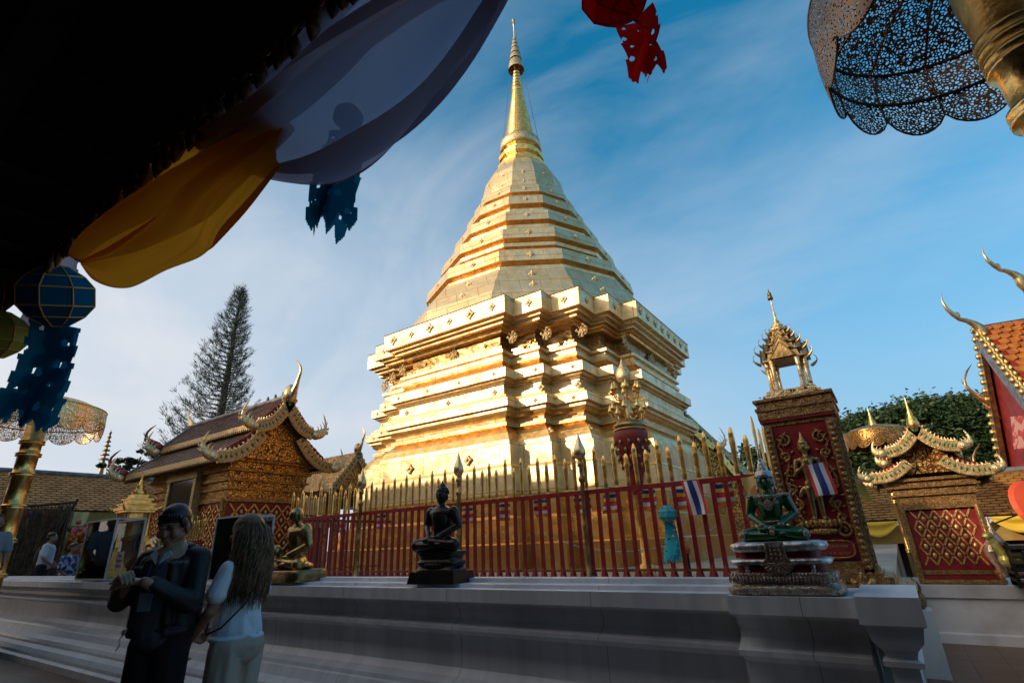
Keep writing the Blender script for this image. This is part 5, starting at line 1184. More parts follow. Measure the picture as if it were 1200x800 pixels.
# emerald statue on silver throne
M['emerald']=mat('dark_green_glass',(.006,.17,.045),.12,0,(.003,.09,.025),6,trans=.3,spec=.8)
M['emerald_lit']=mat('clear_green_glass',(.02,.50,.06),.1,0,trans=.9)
eg=thing('seated_statue','green glass crowned seated statue on a tiered silver throne at the wall corner','statue',(-.570,3.37,1.122),rz=R(3),sc=.93)
eg['label']='green glass crowned seated statue on a tiered silver throne at the wall corner'
mb=MB(); rrect(mb,[(.285,-.055),(.30,-.045),(.30,-.02),(.285,-.01),(.27,.0),(.275,.02),(.285,.05),(.27,.06)],asp=.62,e=7)
for k in range(30):
    x=-.27+.54*k/29; mb.ell((x,-.178,.028),(.0085,.006,.016),None,0,n=6,m=4); mb.ell((x,-.176,.058),(.006,.005,.008),None,0,n=5,m=3)
mb.build('throne_base',M['silver_gold'],eg,world=False)
mb=MB(); rrect(mb,[(.235,.06),(.235,.105)],asp=.62,e=7); rrect(mb,[(.21,.13),(.21,.175)],asp=.62,e=7); mb.build('throne_core',M['red'],eg,world=False)
mb=MB(); rrect(mb,[(.24,.10),(.262,.105),(.27,.118),(.262,.13),(.23,.135)],asp=.62,e=7); rrect(mb,[(.21,.168),(.245,.175),(.262,.195),(.255,.215),(.22,.225)],asp=.62,e=5)
for sx in (-1,0,1):
    for yy in (-.145,):
        mb.lathe([(.008,.06),(.015,.07),(.008,.082),(.014,.09),(.008,.102)],8,(sx*.17,yy,0))
mb.build('throne_slab',M['silver'],eg,world=False)
mb=MB()   # hanging front cloth
P=[(-.045,.222),(.045,.222),(.05,.15),(.058,.13),(.085,.10),(.06,.07),(.03,.058),(0,.054),(-.03,.058),(-.06,.07),(-.085,.10),(-.058,.13),(-.05,.15)]
mb.prism(P,Matrix.Translation((0,-.176,0)),.012)
for k in range(9): a=PI+PI*(k+.5)/9; mb.capsule((.02*math.cos(a),-.184,.115+.01*math.sin(a)),(.075*math.cos(a),-.184,.112+.048*math.sin(a)),.004,.006,6)
for i in range(3):
    for j in range(4): mb.ell((-.024+.024*i,-.184,.20-.022*j),(.008,.004,.009),None,0,n=6,m=4)
for sx in (1,-1): mb.tube([V(sx*.046,-.184,.222),V(sx*.05,-.184,.15),V(sx*.058,-.184,.13),V(sx*.086,-.184,.10)],.004,5)
mb.build('front_cloth',M['silver_gold'],eg,world=False)
mb=MB(); s=.47; seated(mb,s,hr=(.095,.10,.115))
for v in range(len(mb.v)): x,y,z=mb.v[v]; mb.v[v]=(x,y,z+.222)
blob(mb,.004,'figure',M['emerald'],eg,2,world=False)
zo=.222
mb=MB()
for q in (1,-1):
    mb.capsule((q*.205*s,.005,zo+.50*s),(q*.262*s,.015,zo+.34*s),.060*s,.056*s)
mb.build('sleeve',M['emerald_lit'],eg,world=False)
mb=MB()
mb.tube([V(.15*s*math.cos(a),-.02*s+.12*s*math.sin(a),zo+.57*s-.02*s*abs(math.sin(a))) for a in [2*PI*k/24 for k in range(25)]],.008,6)
for k in range(15):
    a=PI+PI*k/14; mb.ell((.175*s*math.cos(a),-.02*s+.125*s*math.sin(a),zo+.545*s-.012*s*abs(math.sin(a))),(.008,.006,.012),None,0,n=6,m=4)
for q in (1,-1):
    mb.ell((q*.20*s,0,zo+.56*s),(.07*s,.08*s,.03*s)); horn(mb,(q*.24*s,0,zo+.56*s),(q,0,0),(0,0,1),.05,.008,.6)
    mb.tube([V(q*.255*s+.055*s*math.cos(a),.015+.055*s*math.sin(a),zo+.36*s) for a in [2*PI*k/16 for k in range(17)]],.005,5)
    mb.ell((q*.11*s,-.20*s,zo+.20*s),(.035*s,.03*s,.03*s)); mb.ell((q*.36*s,-.20*s,zo+.08*s),(.05*s,.04*s,.05*s))
    mb.tube([V(q*.10*s,-.14*s,zo+.52*s),V(q*.02*s,-.155*s,zo+.40*s)],.006,5)
mb.ell((0,-.15*s,zo+.44*s),(.055*s,.02*s,.07*s)); mb.tube([V(.17*s*math.cos(a),-.005+.15*s*math.sin(a),zo+.235*s) for a in [2*PI*k/24 for k in range(25)]],.010,6)
mb.ell((0,-.30*s,zo+.11*s),(.03*s,.02*s,.035*s)); mb.ell((0,-.285*s,zo+.16*s),(.04*s,.02*s,.03*s))
mb.build('jewellery',M['silver_gold'],eg,world=False)
mb=MB(); hz=zo+.745*s
mb.lathe([(.108*s,hz+.045*s),(.118*s,hz+.06*s),(.112*s,hz+.085*s),(.10*s,hz+.10*s),(.10*s,hz+.12*s),(.07*s,hz+.14*s),(.074*s,hz+.16*s),(.05*s,hz+.19*s),(.054*s,hz+.21*s),(.032*s,hz+.25*s),(.036*s,hz+.27*s),(.018*s,hz+.31*s),(.02*s,hz+.33*s),(.008*s,hz+.40*s),(.002,hz+.52*s)],16,(0,0,0))
for q in (1,-1): mb.ell((q*.098*s,.01,hz-.01*s),(.014*s,.02*s,.075*s)); mb.ell((q*.105*s,.01,hz-.10*s),(.02*s,.02*s,.04*s))
mb.build('crown',M['silver'],eg,world=False)
# small far lamp stand behind fence at the right
lp=thing('candle_post','small orange topped candle post behind the red fence','post',(aty(806,655,5.6).x,5.6,.97))
mb=MB(); mb.lathe([(.05,0),(.02,.04),(.018,.22),(.03,.24)],8); mb.build('post',M['black'],lp,world=False)
mb=MB(); mb.lathe([(.03,.24),(.045,.27),(.04,.30),(.015,.33),(.012,.36),(.004,.40)],10); mb.build('bud',plain('orange_wax',(.60,.20,.02)),lp,world=False)
# ---------------------------------------------------------------- glass cases on the ledge
def case(label,x,y,w,d,h,z=1.097):
    root=thing('glass_case',label,'display case',(x,y,z),group='glass cases on the ledge'); t=.022
    mb=MB()
    for sx in (-1,1):
        for sy in (-1,1): mb.box(sx*w/2-(t if sx>0 else 0),sy*d/2-(t if sy>0 else 0),0,sx*w/2+(t if sx<0 else 0),sy*d/2+(t if sy<0 else 0),h)
    for z_ in (0,h-t):
        for sy in (-1,1): y0=sy*d/2-(t if sy>0 else 0)-.001*sy; mb.box(-w/2+t,y0,z_+.001,w/2-t,y0+t,z_+t)
        for sx in (-1,1): x0=sx*w/2-(t if sx>0 else 0)-.001*sx; mb.box(x0,-d/2+t,z_+.001,x0+t,d/2-t,z_+t)
    mb.build('frame',plain('white_case_frame',(.55,.50,.50),.4),root,world=False)
    mb=MB()
    for sy in (-1,1): mb.box(-w/2+t,sy*(d/2-.012)-.002,t,w/2-t,sy*(d/2-.012)+.002,h-t)
    for sx in (-1,1): mb.box(sx*(w/2-.012)-.002,-d/2+t,t,sx*(w/2-.012)+.002,d/2-t,h-t)
    mb.build('pane',M['glass'],root,world=False); return root
case('white framed glass case holding a small golden stepped chedi',-10.15,3.5,1.15,.4,.86)
case('white framed glass case with a paper notice left of the bald monk statue',-6.35,3.5,.66,.36,.70)
mc=thing('model_chedi','small golden stepped chedi model inside the left glass case','model',(-10.0,3.5,1.12))
mb=MB()
for k in range(9):
    r=.30-.031*k; mb.box(-r,-r*.55,.045*k,r,r*.55,.045*k+.032); mb.box(-r*.93,-r*.5,.045*k+.032,r*.93,r*.5,.045*k+.045)
mb.build('steps',M['gold'],mc,world=False)
mb=MB(); mb.lathe([(.05,.405),(.06,.42),(.03,.46),(.035,.48),(.015,.54),(.003,.66)],12); mb.build('spire',M['gold'],mc,world=False)
def notice(x,y,z,w,h,label,lines,rz=0):
    root=thing('paper_notice',label,'notice',(x,y,z),rz=rz)
    mb=MB(); mb.box(-w/2,-.002,0,w/2,.002,h); mb.build('sheet',plain('cream_paper',(.62,.55,.52)),root,world=False)
    for i,l in enumerate(lines): text_obj('lettering',l,h*.17,WM[root]@Matrix.Translation((0,-.004,h*(.72-.26*i)))@FACE_S,M['f_red'],root)
notice(-6.28,3.40,1.28,.26,.30,'pale paper notice with red Thai writing inside the right glass case',['ร่วมทำบุญ','บูรณะพระธาตุ','ขอบคุณครับ'])
notice(-9.45,3.40,1.22,.24,.26,'small pale notice inside the left glass case beside the model',['ทำบุญ','ตามศรัทธา','ขอบคุณ'])
mb=MB(); mb.box(-9.75,3.28,1.072,-8.9,3.36,1.076); tag(mb.build('paper_sheet',M['f_white']),'white paper sheet lying flat on the ledge by the left glass case','paper')
# donation tray things and gold offerings
ot=thing('offering_tray','gold tray with small gold offerings inside the right glass case','tray',(-6.62,3.5,1.12))
mb=MB(); mb.box(-.16,-.10,0,.16,.10,.05); mb.box(-.13,-.08,.05,.13,.08,.10); mb.lathe([(.07,.1),(.08,.13),(.04,.18),(.01,.22)],10); mb.build('tray',M['gold'],ot,world=False)
# small glowing tower shrine with gold fence at left
tw=thing('spired_shrine','small glowing gold tower shrine left of the carved shrine','shrine',(-12.95,4.75,0))
mb=MB(); z=0
lv=[(.42,.0,1.0),(.36,1.0,.12),(.42,1.12,.06),(.34,1.18,.05)]
for r,z0,h in lv: mb.box(-r,-r,z0,r,r,z0+h-.002)
mb.build('base',M['red'],tw,world=False)
mb=MB()
for r,z0,h in [(.40,1.23,.05),(.34,1.28,.34),(.38,1.62,.04),(.42,1.66,.04),(.30,1.70,.05),(.25,1.75,.05),(.27,2.26,.04),(.31,2.30,.05),(.24,2.35,.06),(.27,2.41,.03),(.19,2.44,.07),(.22,2.51,.03),(.14,2.54,.08)]: mb.box(-r,-r,z0,r,r,z0+h-.002)
for sx in (-1,1):
    for sy in (-1,1): mb.lathe([(.06,1.8),(.05,1.85),(.04,2.2),(.06,2.26)],8,(sx*.2,sy*.2,0)); horn(mb,(sx*.30,sy*.30,2.3),(sx,sy,0),(0,0,1),.2,.03,.6); horn(mb,(sx*.4,sy*.4,1.66),(sx,sy,0),(0,0,1),.16,.03,.6)
mb.lathe([(.12,2.62),(.14,2.66),(.06,2.74),(.08,2.78),(.03,2.86),(.02,2.96),(.003,3.10)],12)
mb.box(-.12,-.12,1.8,.12,.12,2.26)
mb.build('tower',M['gold'],tw,world=False)
f4=thing('palace_fence','short run of gold tipped red fence beside the small gold tower','fence',(-12.3,5.3,.6),group='fences round the chedi')
run_fence(f4,V(-12.65,5.45,.75),V(-11.35,5.45,.75),12,1.05)
# red and green decorations below the gallery
for k,(px,py,lab) in enumerate(((80,608,'red spiral carving'),(108,610,'red figure carving'))): pass
M['lime']=plain('lime_paper',(.28,.40,.04)); M['pink']=plain('pink_cloth_plain',(.5,.1,.12))
gd=thing('red_carving','red lacquered spiral standing ornament beside the tricolour on the left gallery','carving',V(-22.9,atx(109,640,-22.9).y,0))
mb=MB(); mb.lathe([(.16,0),(.12,.3),(.16,1.2),(.10,1.7),(.19,1.8),(.21,2.0),(.1,2.1)],12)
mb.tube([V(.16*math.cos(a)*(1-a/26),-.0,2.3+.26*math.sin(a)) for a in [k*.5 for k in range(20)]],.06,6); mb.build('figure',M['red_paint'],gd,world=False)
for k,(px,py,c,rr) in enumerate(((78,640,'lime',.5),(87,632,'orange',.4),(97,628,'pink',.3),(118,640,'pink',.3))):
    p=atx(px,py,-22.9); rnd=random.Random(k); mb=MB()
    for j in range(40): mb.ell(p+V(rnd.gauss(0,.25),rnd.gauss(0,.2),rnd.gauss(0,.2)),(rnd.uniform(.05,.11),)*3,None,0,n=6,m=4)
    tag(mb.build('flower_garland',M[c]),['lime green garland beside the straw screen','orange garland beside the straw screen','pink garland under the tricolour on the left gallery','pink garland right of the red spiral ornament'][k],'garland','garlands under the left gallery')
# things at the right edge: orange paper parasol, gilt birds, dark stand
pa=thing('paper_parasol','bright orange red paper parasol at the right edge','parasol',at(1226,590,5.6),tilt=(R(75),R(12),R(35)))
mb=MB(); mb.lathe([(.30,-.10),(.27,-.06),(.14,-.01),(.0,.02)],24,cap=False,sm=False); mb.build('canopy',plain('orange_red_paper',(.75,.09,.02),.6),pa,world=False)
mb=MB()
for k in range(16): a=2*PI*k/16; mb.tube([V(0,0,.0),V(.295*math.cos(a),.295*math.sin(a),-.105)],.004,4)
mb.tube([V(0,0,.05),V(0,0,-.7)],.010,6); mb.build('rib',M['wood'],pa,world=False)
q=at(1168,640,6.6); gb=thing('metal_lotus','silver gilt lotus bud ornament on the dark stand at the right edge','ornament',q)
mb=MB(); mb.lathe([(.03,-.35),(.10,-.2),(.15,-.05),(.13,.02),(.06,.12),(.03,.2),(.004,.36)],8,(0,0,0),0,False); mb.build('bud',M['silver_gold'],gb,world=False)
q=at(1188,655,6.2); bd=thing('gilt_bird','gilt bird ornament with folded wings at the right edge','ornament',q,rz=R(-60))
mb=MB(); mb.ell((0,0,0),(.10,.17,.12)); mb.capsule((0,-.10,.06),(0,-.18,.24),.06,.035); mb.ell((0,-.20,.27),(.045,.06,.045)); mb.capsule((0,-.24,.27),(0,-.31,.25),.018,.004)
for k in range(5): mb.capsule((.07,.0+.02*k,.02),(.12,.22+.03*k,.10-.07*k),.03,.012); mb.capsule((-.07,.0+.02*k,.02),(-.12,.22+.03*k,.10-.07*k),.03,.012)
for k in range(4): mb.capsule((0,.12,.0),((k-1.5)*.06,.34,-.08-.03*k),.035,.015)
blob(mb,.009,'body',mat('mossy_gilding',(.42,.36,.12),.45,.6,(.2,.2,.05),14,bump=.5,bs=30,bd=.01),bd,1,world=False)
sd=thing('dark_stand','dark slatted offering stand right of the small latticed shrine','stand',(1.2,9.0,.66))
mb=MB(); 
for k in range(6): mb.box(-.22,-.2,.02+.08*k,.35,.3,.06+.08*k)
for sx in (-.2,.33): mb.box(sx-.02,-.19,0,sx+.02,.29,.5)
mb.build('slats',M['black'],sd,world=False)
ng=thing('naga_guardian','dark gilded curling naga carving beside the end pier of the marble wall','carving',at(1060,690,5.4))
mb=MB()
for k,(dx,h,r) in enumerate(((-.10,.34,.05),(.0,.26,.045),(.09,.20,.04))): horn(mb,(dx,0,-.12),(1 if k%2 else -1,-.3,0),(0,0,1),h,r,1.0)
mb.ell((0,0,-.10),(.16,.12,.14)); mb.build('figure',M['dimgold'],ng,world=False)
mb=MB(); mb.box(-.18,-.16,-.95,.18,.16,-.18); mb.build('plinth',M['white'],ng,world=False)
# ---------------------------------------------------------------- people
def hand(mb,w,dirv,palm,side,s=1.0,curl=.4,vox=None):
    """palm and five fingers; dirv along the hand, palm = palm normal, side +1: thumb towards +(dir x palm)"""
    d=Vector(dirv).normalized(); p=Vector(palm).normalized(); p=(p-d*p.dot(d)).normalized(); l=d.cross(p)*side; w=Vector(w)
    for k in range(4):
        o=(k-1.5)*.0185*s; mb.capsule(w+l*o*.5,w+d*.085*s+l*o,.016*s,.0115*s,8)
    for k,L_ in enumerate((.068,.078,.073,.058)):
        o=(1.5-k)*.0195*s; a=w+d*.088*s+l*o; c=curl*(1+.1*k)
        b=a+(d*math.cos(c)+p*math.sin(c))*L_*.42*s; e=b+(d*math.cos(c*2)+p*math.sin(c*2))*L_*.33*s; g=e+(d*math.cos(c*2.8)+p*math.sin(c*2.8))*L_*.25*s
        mb.capsule(a,b,.0095*s,.009*s,8); mb.capsule(b,e,.009*s,.0082*s,8); mb.capsule(e,g,.0082*s,.007*s,8)
    a=w+d*.022*s+l*.026*s; b=a+(d*.6+l*.75+p*.25).normalized()*.042*s; e=b+(d*.9+l*.35+p*.35).normalized()*.03*s
    mb.capsule(a,b,.0135*s,.0105*s,8); mb.capsule(b,e,.0105*s,.008*s,8)
def head(mb,c,M3,s=1.0):
    """skull, jaw, nose, lips, brows, ears facing local -Y"""
    c=Vector(c)
    P=lambda x,y,z: c+M3@V(x*s,y*s,z*s)
    E=lambda x,y,z,a,b,d: mb.ell(P(x,y,z),(a*s,b*s,d*s),M3,0,n=14,m=10)
    E(0,.012,.03,.077,.095,.092); E(0,-.025,-.035,.062,.068,.075); E(0,-.062,-.088,.030,.026,.024); E(0,-.01,-.05,.070,.06,.045)
    E(0,-.103,-.018,.011,.018,.024); E(0,-.110,-.032,.016,.012,.010); E(0,-.096,-.060,.024,.010,.006); E(0,-.094,-.069,.021,.010,.006)
    for q in (1,-1): E(q*.033,-.084,.016,.023,.014,.009); E(q*.042,-.075,-.03,.024,.022,.026); E(q*.079,.012,-.012,.010,.02,.032); E(q*.032,-.080,.0,.013,.010,.009)
def rot(ax,a): return Matrix.Rotation(a,3,ax)
# --- man in a black jacket
mn=thing('person','person in a black leather jacket and black trousers looking down at joined hands','person',(-3.86,1.69,0),rz=R(30),sc=.985)
mb=MB(); Hm=rot('Z',R(10))@rot('X',R(16))
hc=V(0,-.05,1.585)
head(mb,hc,Hm,1.02); mb.capsule((0,.01,1.40),(0,-.02,1.52),.062,.056)
mb.capsule((0,.0,1.0),(0,.0,1.36),.13,.14)
for q in (1,-1): mb.capsule((q*.15,.01,1.39),(q*.24,-.08,1.15),.045,.038)
RH=V(-.07,-.30,1.30); LH=V(.05,-.32,1.27)
mb.capsule((-.24,-.10,1.15),RH-V(-.02,-.0,0),.042,.028); mb.capsule((.24,-.12,1.13),LH+V(.03,0,0),.042,.028)
hand(mb,RH+V(0,-.01,.0),(.55,-.55,.15),(.3,.2,-1),-1,1.05,.55); hand(mb,LH,(-.9,-.15,.15),(0,.2,-1),1,1.05,.5)
blob(mb,.0052,'body',M['skin'],mn,2,world=False)
mb=MB(); mb.ell((0,0,0),(.083,.1,.075)); hp=MB()
for x,y,z in mb.v: pass
hp.ell(hc+Hm@V(0,.018,.060),(.088,.103,.084),Hm,0,n=18,m=12); hp.ell(hc+Hm@V(0,.052,.0),(.084,.076,.085),Hm,0,n=16,m=10)
for q in (1,-1): hp.ell(hc+Hm@V(q*.070,-.015,.035),(.016,.04,.04),Hm,0,n=10,m=8)
for k in range(9): hp.ell(hc+Hm@V((k-4)*.015,-.070+abs(k-4)*.004,.082-abs(k-4)*.003),(.014,.018,.020),Hm,0,n=8,m=6)
rnd=random.Random(4)
for k in range(0):
    a=rnd.uniform(0,2*PI); e=rnd.uniform(.15,1.5); d=V(math.cos(a)*math.cos(e),math.sin(a)*math.cos(e)*1.1,math.sin(e))
    if d.y<-.55 and d.z<.72: continue
    p=hc+Hm@(V(0,.022,.055)+V(d.x*.084,d.y*.097,d.z*.082)); hp.capsule(p,p+Hm@(V(d.x*.3,-.2,.2)*.035),.006,.002,5)
hp.build('hair',M['hair'],mn,world=False)
ey=MB()
for q in (1,-1): ey.ell(hc+Hm@V(q*.033,-.091,.006)*1.02,(.013,.006,.0035),Hm,0,n=8,m=5); ey.capsule(hc+Hm@V(q*.016,-.096,.026)*1.02,hc+Hm@V(q*.052,-.082,.028)*1.02,.0038,.002,6)
ey.build('brow',M['hair'],mn,world=False)
mb=MB() # shirt
mb.capsule((0,-.0,.98),(0,-.01,1.15),.138,.14); mb.capsule((0,-.035,1.0),(0,-.02,1.32),.135,.13); mb.ell((0,-.01,1.37),(.13,.10,.06))
blob(mb,.010,'shirt',mat('grey_blue_shirt',(.07,.08,.095),.85,0,(.05,.055,.07),5,bump=.3,bs=8,bd=.02),mn,3,world=False)
mb=MB() # collar
for q in (1,-1): mb.prism([(q*.01,-.04),(q*.075,.02),(q*.05,.045),(q*.02,.03)] if q>0 else [(q*.01,-.04),(q*.02,.03),(q*.05,.045),(q*.075,.02)],Matrix.Translation((0,-.125,1.395))@Matrix.Rotation(R(-18),4,'X'),.008)
mb.build('collar',M['f_white'],mn,world=False)
mb=MB() # jacket: open front, body sides, back, sleeves
for q in (1,-1):
    mb.capsule((q*.105,.02,1.0),(q*.115,.01,1.35),.082,.080); mb.capsule((q*.10,.055,1.0),(q*.10,.05,1.36),.10,.10)
    mb.capsule((q*.14,-.03,1.02),(q*.12,-.05,1.36),.058,.055); mb.capsule((q*.105,-.11,1.03),(q*.085,-.10,1.36),.032,.034)
    mb.ell((q*.145,.01,1.40),(.085,.08,.058)); mb.capsule((q*.05,.06,1.44),(q*.10,.02,1.44),.035,.04)
    mb.capsule((q*.055,-.07,1.435),(q*.095,-.10,1.30),.018,.02)
mb.capsule((-.175,.01,1.39),(-.245,-.08,1.155),.066,.060); mb.capsule((-.245,-.09,1.15),(-.11,-.25,1.275),.060,.044)
mb.capsule((.175,.01,1.39),(.245,-.10,1.14),.066,.060); mb.capsule((.245,-.11,1.13),(.10,-.27,1.255),.060,.044)
mb.capsule((0,.06,1.0),(0,.06,1.38),.11,.12)
for k in range(0): mb.tube([V(.15+.012*k,-.10,1.32-.045*k),V(.21,-.07,1.30-.045*k),V(.24,.0,1.31-.045*k)],.008,5)
for q in (1,-1): mb.tube([V(q*.18,-.02,.975),V(q*.10,-.12,.975)],.03,8)
for v in range(len(mb.v)):
    x,y,z=mb.v[v]; k=.006*math.sin(z*60+x*22)+.005*math.sin(z*31-y*40+x*14); mb.v[v]=(x+k,y-k,z)
blob(mb,.008,'jacket',M['jacket'],mn,2,world=False)
mb=MB(); # embroidered marks on jacket
for k in range(9): mb.capsule((.085+.012*k,-.150+.004*k,1.365-.004*(k%3)),(.092+.012*k,-.150+.004*k,1.372+.004*(k%2)),.0022,.0022,5)
for k in range(7): mb.capsule((-.15+.010*k,-.142-.001*k,1.345-.003*(k%3)),(-.145+.010*k,-.142-.001*k,1.353),.002,.002,5)
mb.build('embroidery',plain('pale_thread',(.45,.42,.36)),mn,world=False)
mb=MB()
mb.tube([V(-.05,-.11,1.42),V(-.03,-.162,1.30),V(-.005,-.172,1.20)],.004,5); mb.tube([V(.05,-.11,1.42),V(.03,-.162,1.30),V(.005,-.172,1.20)],.004,5); mb.build('lanyard',M['f_blue'],mn,world=False)
mb=MB(); mb.box(-.04,-.186,1.10,.04,-.178,1.20); mb.build('badge',plain('pale_badge',(.22,.27,.32),.3),mn,world=False)
mb=MB() # trousers
mb.ell((0,.02,.93),(.165,.13,.12))
for q in (1,-1): mb.capsule((q*.08,.015,.90),(q*.095,.01,.50),.105,.088); mb.capsule((q*.105,.01,.50),(q*.11,.03,.09),.088,.075)
blob(mb,.010,'trousers',M['trousers'],mn,2,world=False)
mb=MB()
for q in (1,-1): mb.ell((q*.115,-.05,.045),(.05,.14,.045)); mb.box(q*.115-.045,-.17,0,q*.115+.045,.07,.02)
mb.build('shoe',M['jacket'],mn,world=False)
mb=MB(); mb.tube([V(.185*math.cos(a),.005+.15*math.sin(a),.995) for a in [2*PI*k/28 for k in range(29)]],.014,6); mb.build('belt',M['jacket'],mn,world=False)
mb=MB(); mb.tube([V(-.14,-.115,.985),V(-.16,-.125,.95),V(-.15,-.13,.915),V(-.165,-.13,.89)],.004,5); mb.ell((-.14,-.13,.985),(.014,.006,.018)); mb.build('key_chain',M['silver'],mn,world=False)
# --- woman seen from behind
wm=thing('person','person with long wavy brown hair in a white top and beige trousers seen from behind','person',(-3.66,2.06,0),rz=R(-74),sc=.99)
mb=MB(); Hw=rot('Z',R(-12)); hc=V(0,-.035,1.525)
head(mb,hc,Hw,.95); mb.capsule((0,.01,1.33),(0,-.01,1.46),.05,.046)
mb.capsule((0,0,.95),(0,0,1.30),.105,.12)
# left arm (near side) hangs forward, holding a bottle; right arm behind it
LHw=V(.155,-.225,.875); RHw=V(-.10,-.30,.92)
mb.capsule((.15,.01,1.29),(.19,-.035,1.06),.048,.037); mb.capsule((.20,-.035,1.06),LHw,.037,.023)
mb.capsule((-.165,.01,1.29),(-.19,-.06,1.06),.048,.037); mb.capsule((-.19,-.06,1.06),RHw,.037,.023)
hand(mb,LHw,(-.15,-.45,-.85),(-1,0,.1),-1,.92,.5); hand(mb,RHw,(.5,-.5,-.6),(1,0,0),1,.92,.5)
blob(mb,.0052,'body',mat('tanned_skin',(.40,.20,.12),.5,0,(.33,.16,.09),8),wm,2,world=False)
mb=MB()
mb.capsule((0,.0,1.02),(0,-.01,1.25),.135,.14); mb.ell((0,.0,1.29),(.155,.09,.065)); mb.ell((0,-.06,1.20),(.13,.09,.09)); mb.capsule((0,.0,.93),(0,.0,1.02),.158,.14)
for q in (1,-1): mb.capsule((q*.145,.01,1.30),(q*.185,-.012,1.16),.058,.066)
mb.tube([V(.165*math.cos(a),.005+.15*math.sin(a),.895) for a in [2*PI*k/28 for k in range(29)]],.012,8)
for v in range(len(mb.v)):
    x,y,z=mb.v[v]; k=.006*math.sin(z*45+x*30)*(1.3-z)*3+.005*math.sin(x*50+z*18); mb.v[v]=(x+k*.6,y+k,z)
blob(mb,.009,'top',mat('white_cotton_top',(.80,.83,.90),.85,0,(.70,.74,.84),4,bump=.35,bs=7,bd=.03),wm,3,world=False)
mb=MB()
mb.ell((0,.03,.87),(.150,.130,.13)); mb.ell((0,.07,.85),(.14,.11,.11))
for q in (1,-1): mb.capsule((q*.085,.025,.84),(q*.09,.0,.46),.108,.095); mb.capsule((q*.09,.0,.46),(q*.095,.03,.06),.095,.100)
for v in range(len(mb.v)):
    x,y,z=mb.v[v]; k=.006*math.sin(z*26+x*40)+.005*math.sin(y*60+z*9); mb.v[v]=(x+k,y+k,z)
blob(mb,.010,'trousers',mat('beige_cotton',(.60,.48,.38),.85,0,(.48,.38,.30),4,bump=.3,bs=7,bd=.03),wm,3,world=False)
mb=MB()
for q in (1,-1): mb.ell((q*.10,-.05,.035),(.042,.12,.035))
mb.build('shoe',M['f_white'],wm,world=False)
mb=MB()
mb.ell(hc+V(0,.025,.035),(.095,.115,.100)); mb.capsule(hc+V(0,.05,.0),(0,.085,1.30),.088,.09); mb.capsule((0,.085,1.30),(.01,.09,1.19),.09,.045)
for q in (1,-1): mb.capsule(hc+V(q*.06,.01,.0),(q*.09,.03,1.30),.045,.05); mb.capsule((q*.09,.03,1.30),(q*.09,.02,1.20),.05,.02)
blob(mb,.008,'hair',mat('fair_brown_hair',(.20,.11,.05),.5,0,(.11,.06,.03),14,mix=(.3,.7),bump=.6,bs=50,bd=.01,stretch=(3,3,.6)),wm,2,world=False)
hm=mat('fair_hair_strands',(.25,.13,.06),.45,0,(.13,.07,.035),20)
rnd=random.Random(8); mb=MB()
for k in range(760):
    a=rnd.uniform(-.35,PI+.35); rr=rnd.uniform(.085,.115); x=math.cos(a)*rr; y=.03+abs(math.sin(a))*rr*1.0 if rnd.random()<.8 else .02; z0=1.525+rnd.uniform(.0,.10)
    top=hc+V(x*.55*(1 if z0<1.6 else .7),.025+math.sin(a)*.07,z0-1.525)
    L_=rnd.uniform(.28,.48); pts=[]; w1,w2=rnd.uniform(0,6),rnd.uniform(.006,.013)
    for j in range(10):
        t=j/9; fx=x*(1+.35*min(t*1.6,1)); fy=.03+math.sin(a)*(.09+.04*math.sin(t*PI)) + .02*t
        pts.append(V(fx+w2*math.sin(t*13+w1)*min(1,t*3),fy+w2*math.cos(t*13+w1)*min(1,t*3),z0-.03-L_*t) if j else top)
    mb.tube(pts,[.0030,.0036,.0036,.0036,.0034,.0032,.003,.0026,.002,.001],3)
mb.build('hair_strands',hm,wm,world=False)
mb=MB(); mb.tube([V(-.14,.0,1.375),V(-.02,.13,1.28),V(.10,.15,1.10),V(.185,.06,.97),V(.19,-.05,.93)],.006,6); mb.tube([V(-.14,.0,1.375),V(-.05,-.13,1.25),V(.08,-.15,1.08),V(.19,-.05,.93)],.006,6); mb.build('bag_strap',M['jacket'],wm,world=False)
mb=MB(); mb.tube([V(.16+.026*math.cos(a),-.215+.026*math.sin(a),.895+.006*math.sin(a)) for a in [2*PI*k/16 for k in range(17)]],.006,6); mb.build('wristwatch',M['silver'],wm,world=False)
bt=thing('water_bottle','clear plastic water bottle held low in the hand of the long haired person','bottle',(-3.93,1.82,.70))
mb=MB(); mb.lathe([(.025,0),(.031,.01),(.031,.06),(.028,.07),(.031,.08),(.031,.13),(.014,.17),(.013,.185)],14); mb.build('bottle_body',M['glass'],bt,world=False)
mb=MB(); mb.lathe([(.0155,.185),(.0155,.205)],12); mb.build('cap',M['f_white'],bt,world=False)
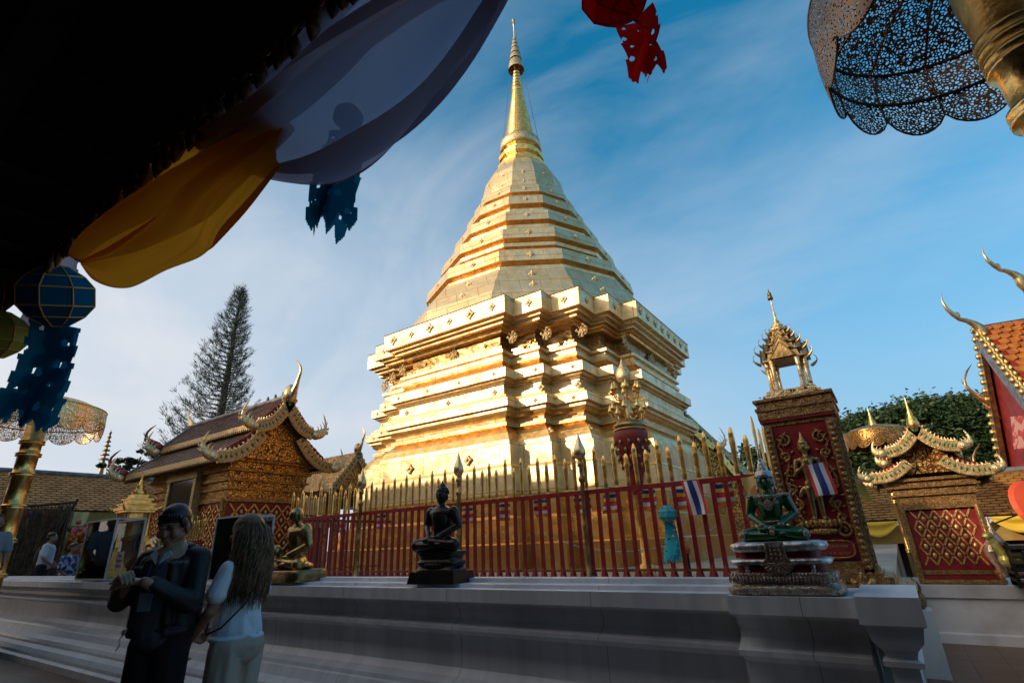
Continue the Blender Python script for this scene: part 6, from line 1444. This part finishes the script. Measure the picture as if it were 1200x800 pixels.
# --- visitors behind the wall
def visitor(label,loc,rz,h,shirt,hairm=None,extra=None,pants=None,tilt=0,grp='visitors behind the wall'):
    root=thing('person',label,'person',loc,rz=rz,group=grp); s=h/1.7; root_s=s
    def sc(mb):
        for v in range(len(mb.v)): x,y,z=mb.v[v]; mb.v[v]=(x*s,y*s,z*s)
        return mb
    mb=MB(); head(mb,V(0,-.03,1.585),rot('X',R(tilt)),1.); mb.capsule((0,.01,1.40),(0,-.01,1.51),.055,.05); mb.capsule((0,0,1.),(0,0,1.34),.12,.13)
    for q in (1,-1): mb.capsule((q*.18,.01,1.37),(q*.23,-.02,1.10),.045,.038); mb.capsule((q*.23,-.02,1.10),(q*.16,-.20,.95),.036,.026); hand(mb,V(q*.16,-.20,.95),(-q*.2,-.7,-.4),(-q,0,0),q,1,.4)
    blob(sc(mb),.008,'body',M['skin'],root,1,world=False)
    mb=MB(); mb.ell(V(0,-.005,1.64),(.086,.10,.078)); mb.ell(V(0,.03,1.585),(.08,.072,.08)); sc(mb).build('hair',hairm or M['hair'],root,world=False)
    mb=MB(); mb.capsule((0,0,.98),(0,0,1.30),.16,.16); mb.ell((0,.0,1.38),(.20,.10,.075))
    for q in (1,-1): mb.capsule((q*.18,.01,1.38),(q*.235,-.01,1.18),.070,.072)
    for v in range(len(mb.v)):
        x,y,z=mb.v[v]; k=.008*math.sin(z*33+x*25); mb.v[v]=(x+k,y+k,z)
    blob(sc(mb),.013,'shirt',shirt,root,2,world=False)
    mb=MB(); mb.ell((0,.02,.93),(.175,.13,.12))
    for q in (1,-1): mb.capsule((q*.09,.01,.9),(q*.10,.02,.1),.11,.07)
    blob(sc(mb),.014,'trousers',pants or M['trousers'],root,1,world=False)
    mb=MB()
    for q in (1,-1): mb.ell((q*.1,-.05,.045),(.05,.13,.045))
    sc(mb).build('shoe',M['jacket'],root,world=False)
    if extra: extra(root,s)
    return root
whites=mat('white_shirt',(.62,.63,.68),.85,0,(.5,.52,.58),4)
floral=mat('blue_floral_shirt',(.55,.58,.65),.85,0,(.03,.08,.25),13,mix=(.47,.53))
def sling(root,s):
    mb=MB(); mb.ell((.03,.17,1.20),(.13,.06,.20)); mb.capsule((-.12,.10,1.42),(.10,.16,1.10),.03,.05); blob(mb,.012,'sling_bag',plain('olive_canvas',(.05,.045,.02)),root,2,world=False)
def pack(root,s):
    mb=MB(); mb.ell((0,.20,1.20),(.14,.09,.20)); 
    for q in (1,-1): mb.capsule((q*.10,.12,1.40),(q*.12,-.12,1.36),.025,.025); mb.capsule((q*.12,-.14,1.36),(q*.14,-.12,1.10),.025,.025)
    blob(mb,.012,'backpack',plain('black_nylon',(.02,.02,.025)),root,2,world=False)
def vp(px,py,d,h):   # stand a figure so that its head top shows at the pixel
    p=at(px,py,d); return V(p.x,p.y,p.z-h)
v1=visitor('person in white shirt with olive sling bag seen from behind',vp(62,622,13.3,1.78),R(150),1.74,whites,extra=sling)
v2=visitor('person in a blue and white floral shirt behind the left glass case',vp(88,634,12.2,1.72),R(125),1.68,floral)
v3=visitor('person in a white shirt with a black backpack seen through the glass case',vp(124,614,12.8,1.78),R(175),1.76,whites,extra=pack)
v4=visitor('dark haired person in a grey shirt cut by the left edge of the picture',vp(-1,601,8.6,1.78),R(100),1.76,plain('grey_shirt',(.25,.28,.33)))
for v in (v1,v2,v3,v4): print(v.name,v.matrix_world.translation)
print('objects',len(S.objects),'tris',sum(len(o.data.polygons) for o in S.objects if o.type=='MESH'))
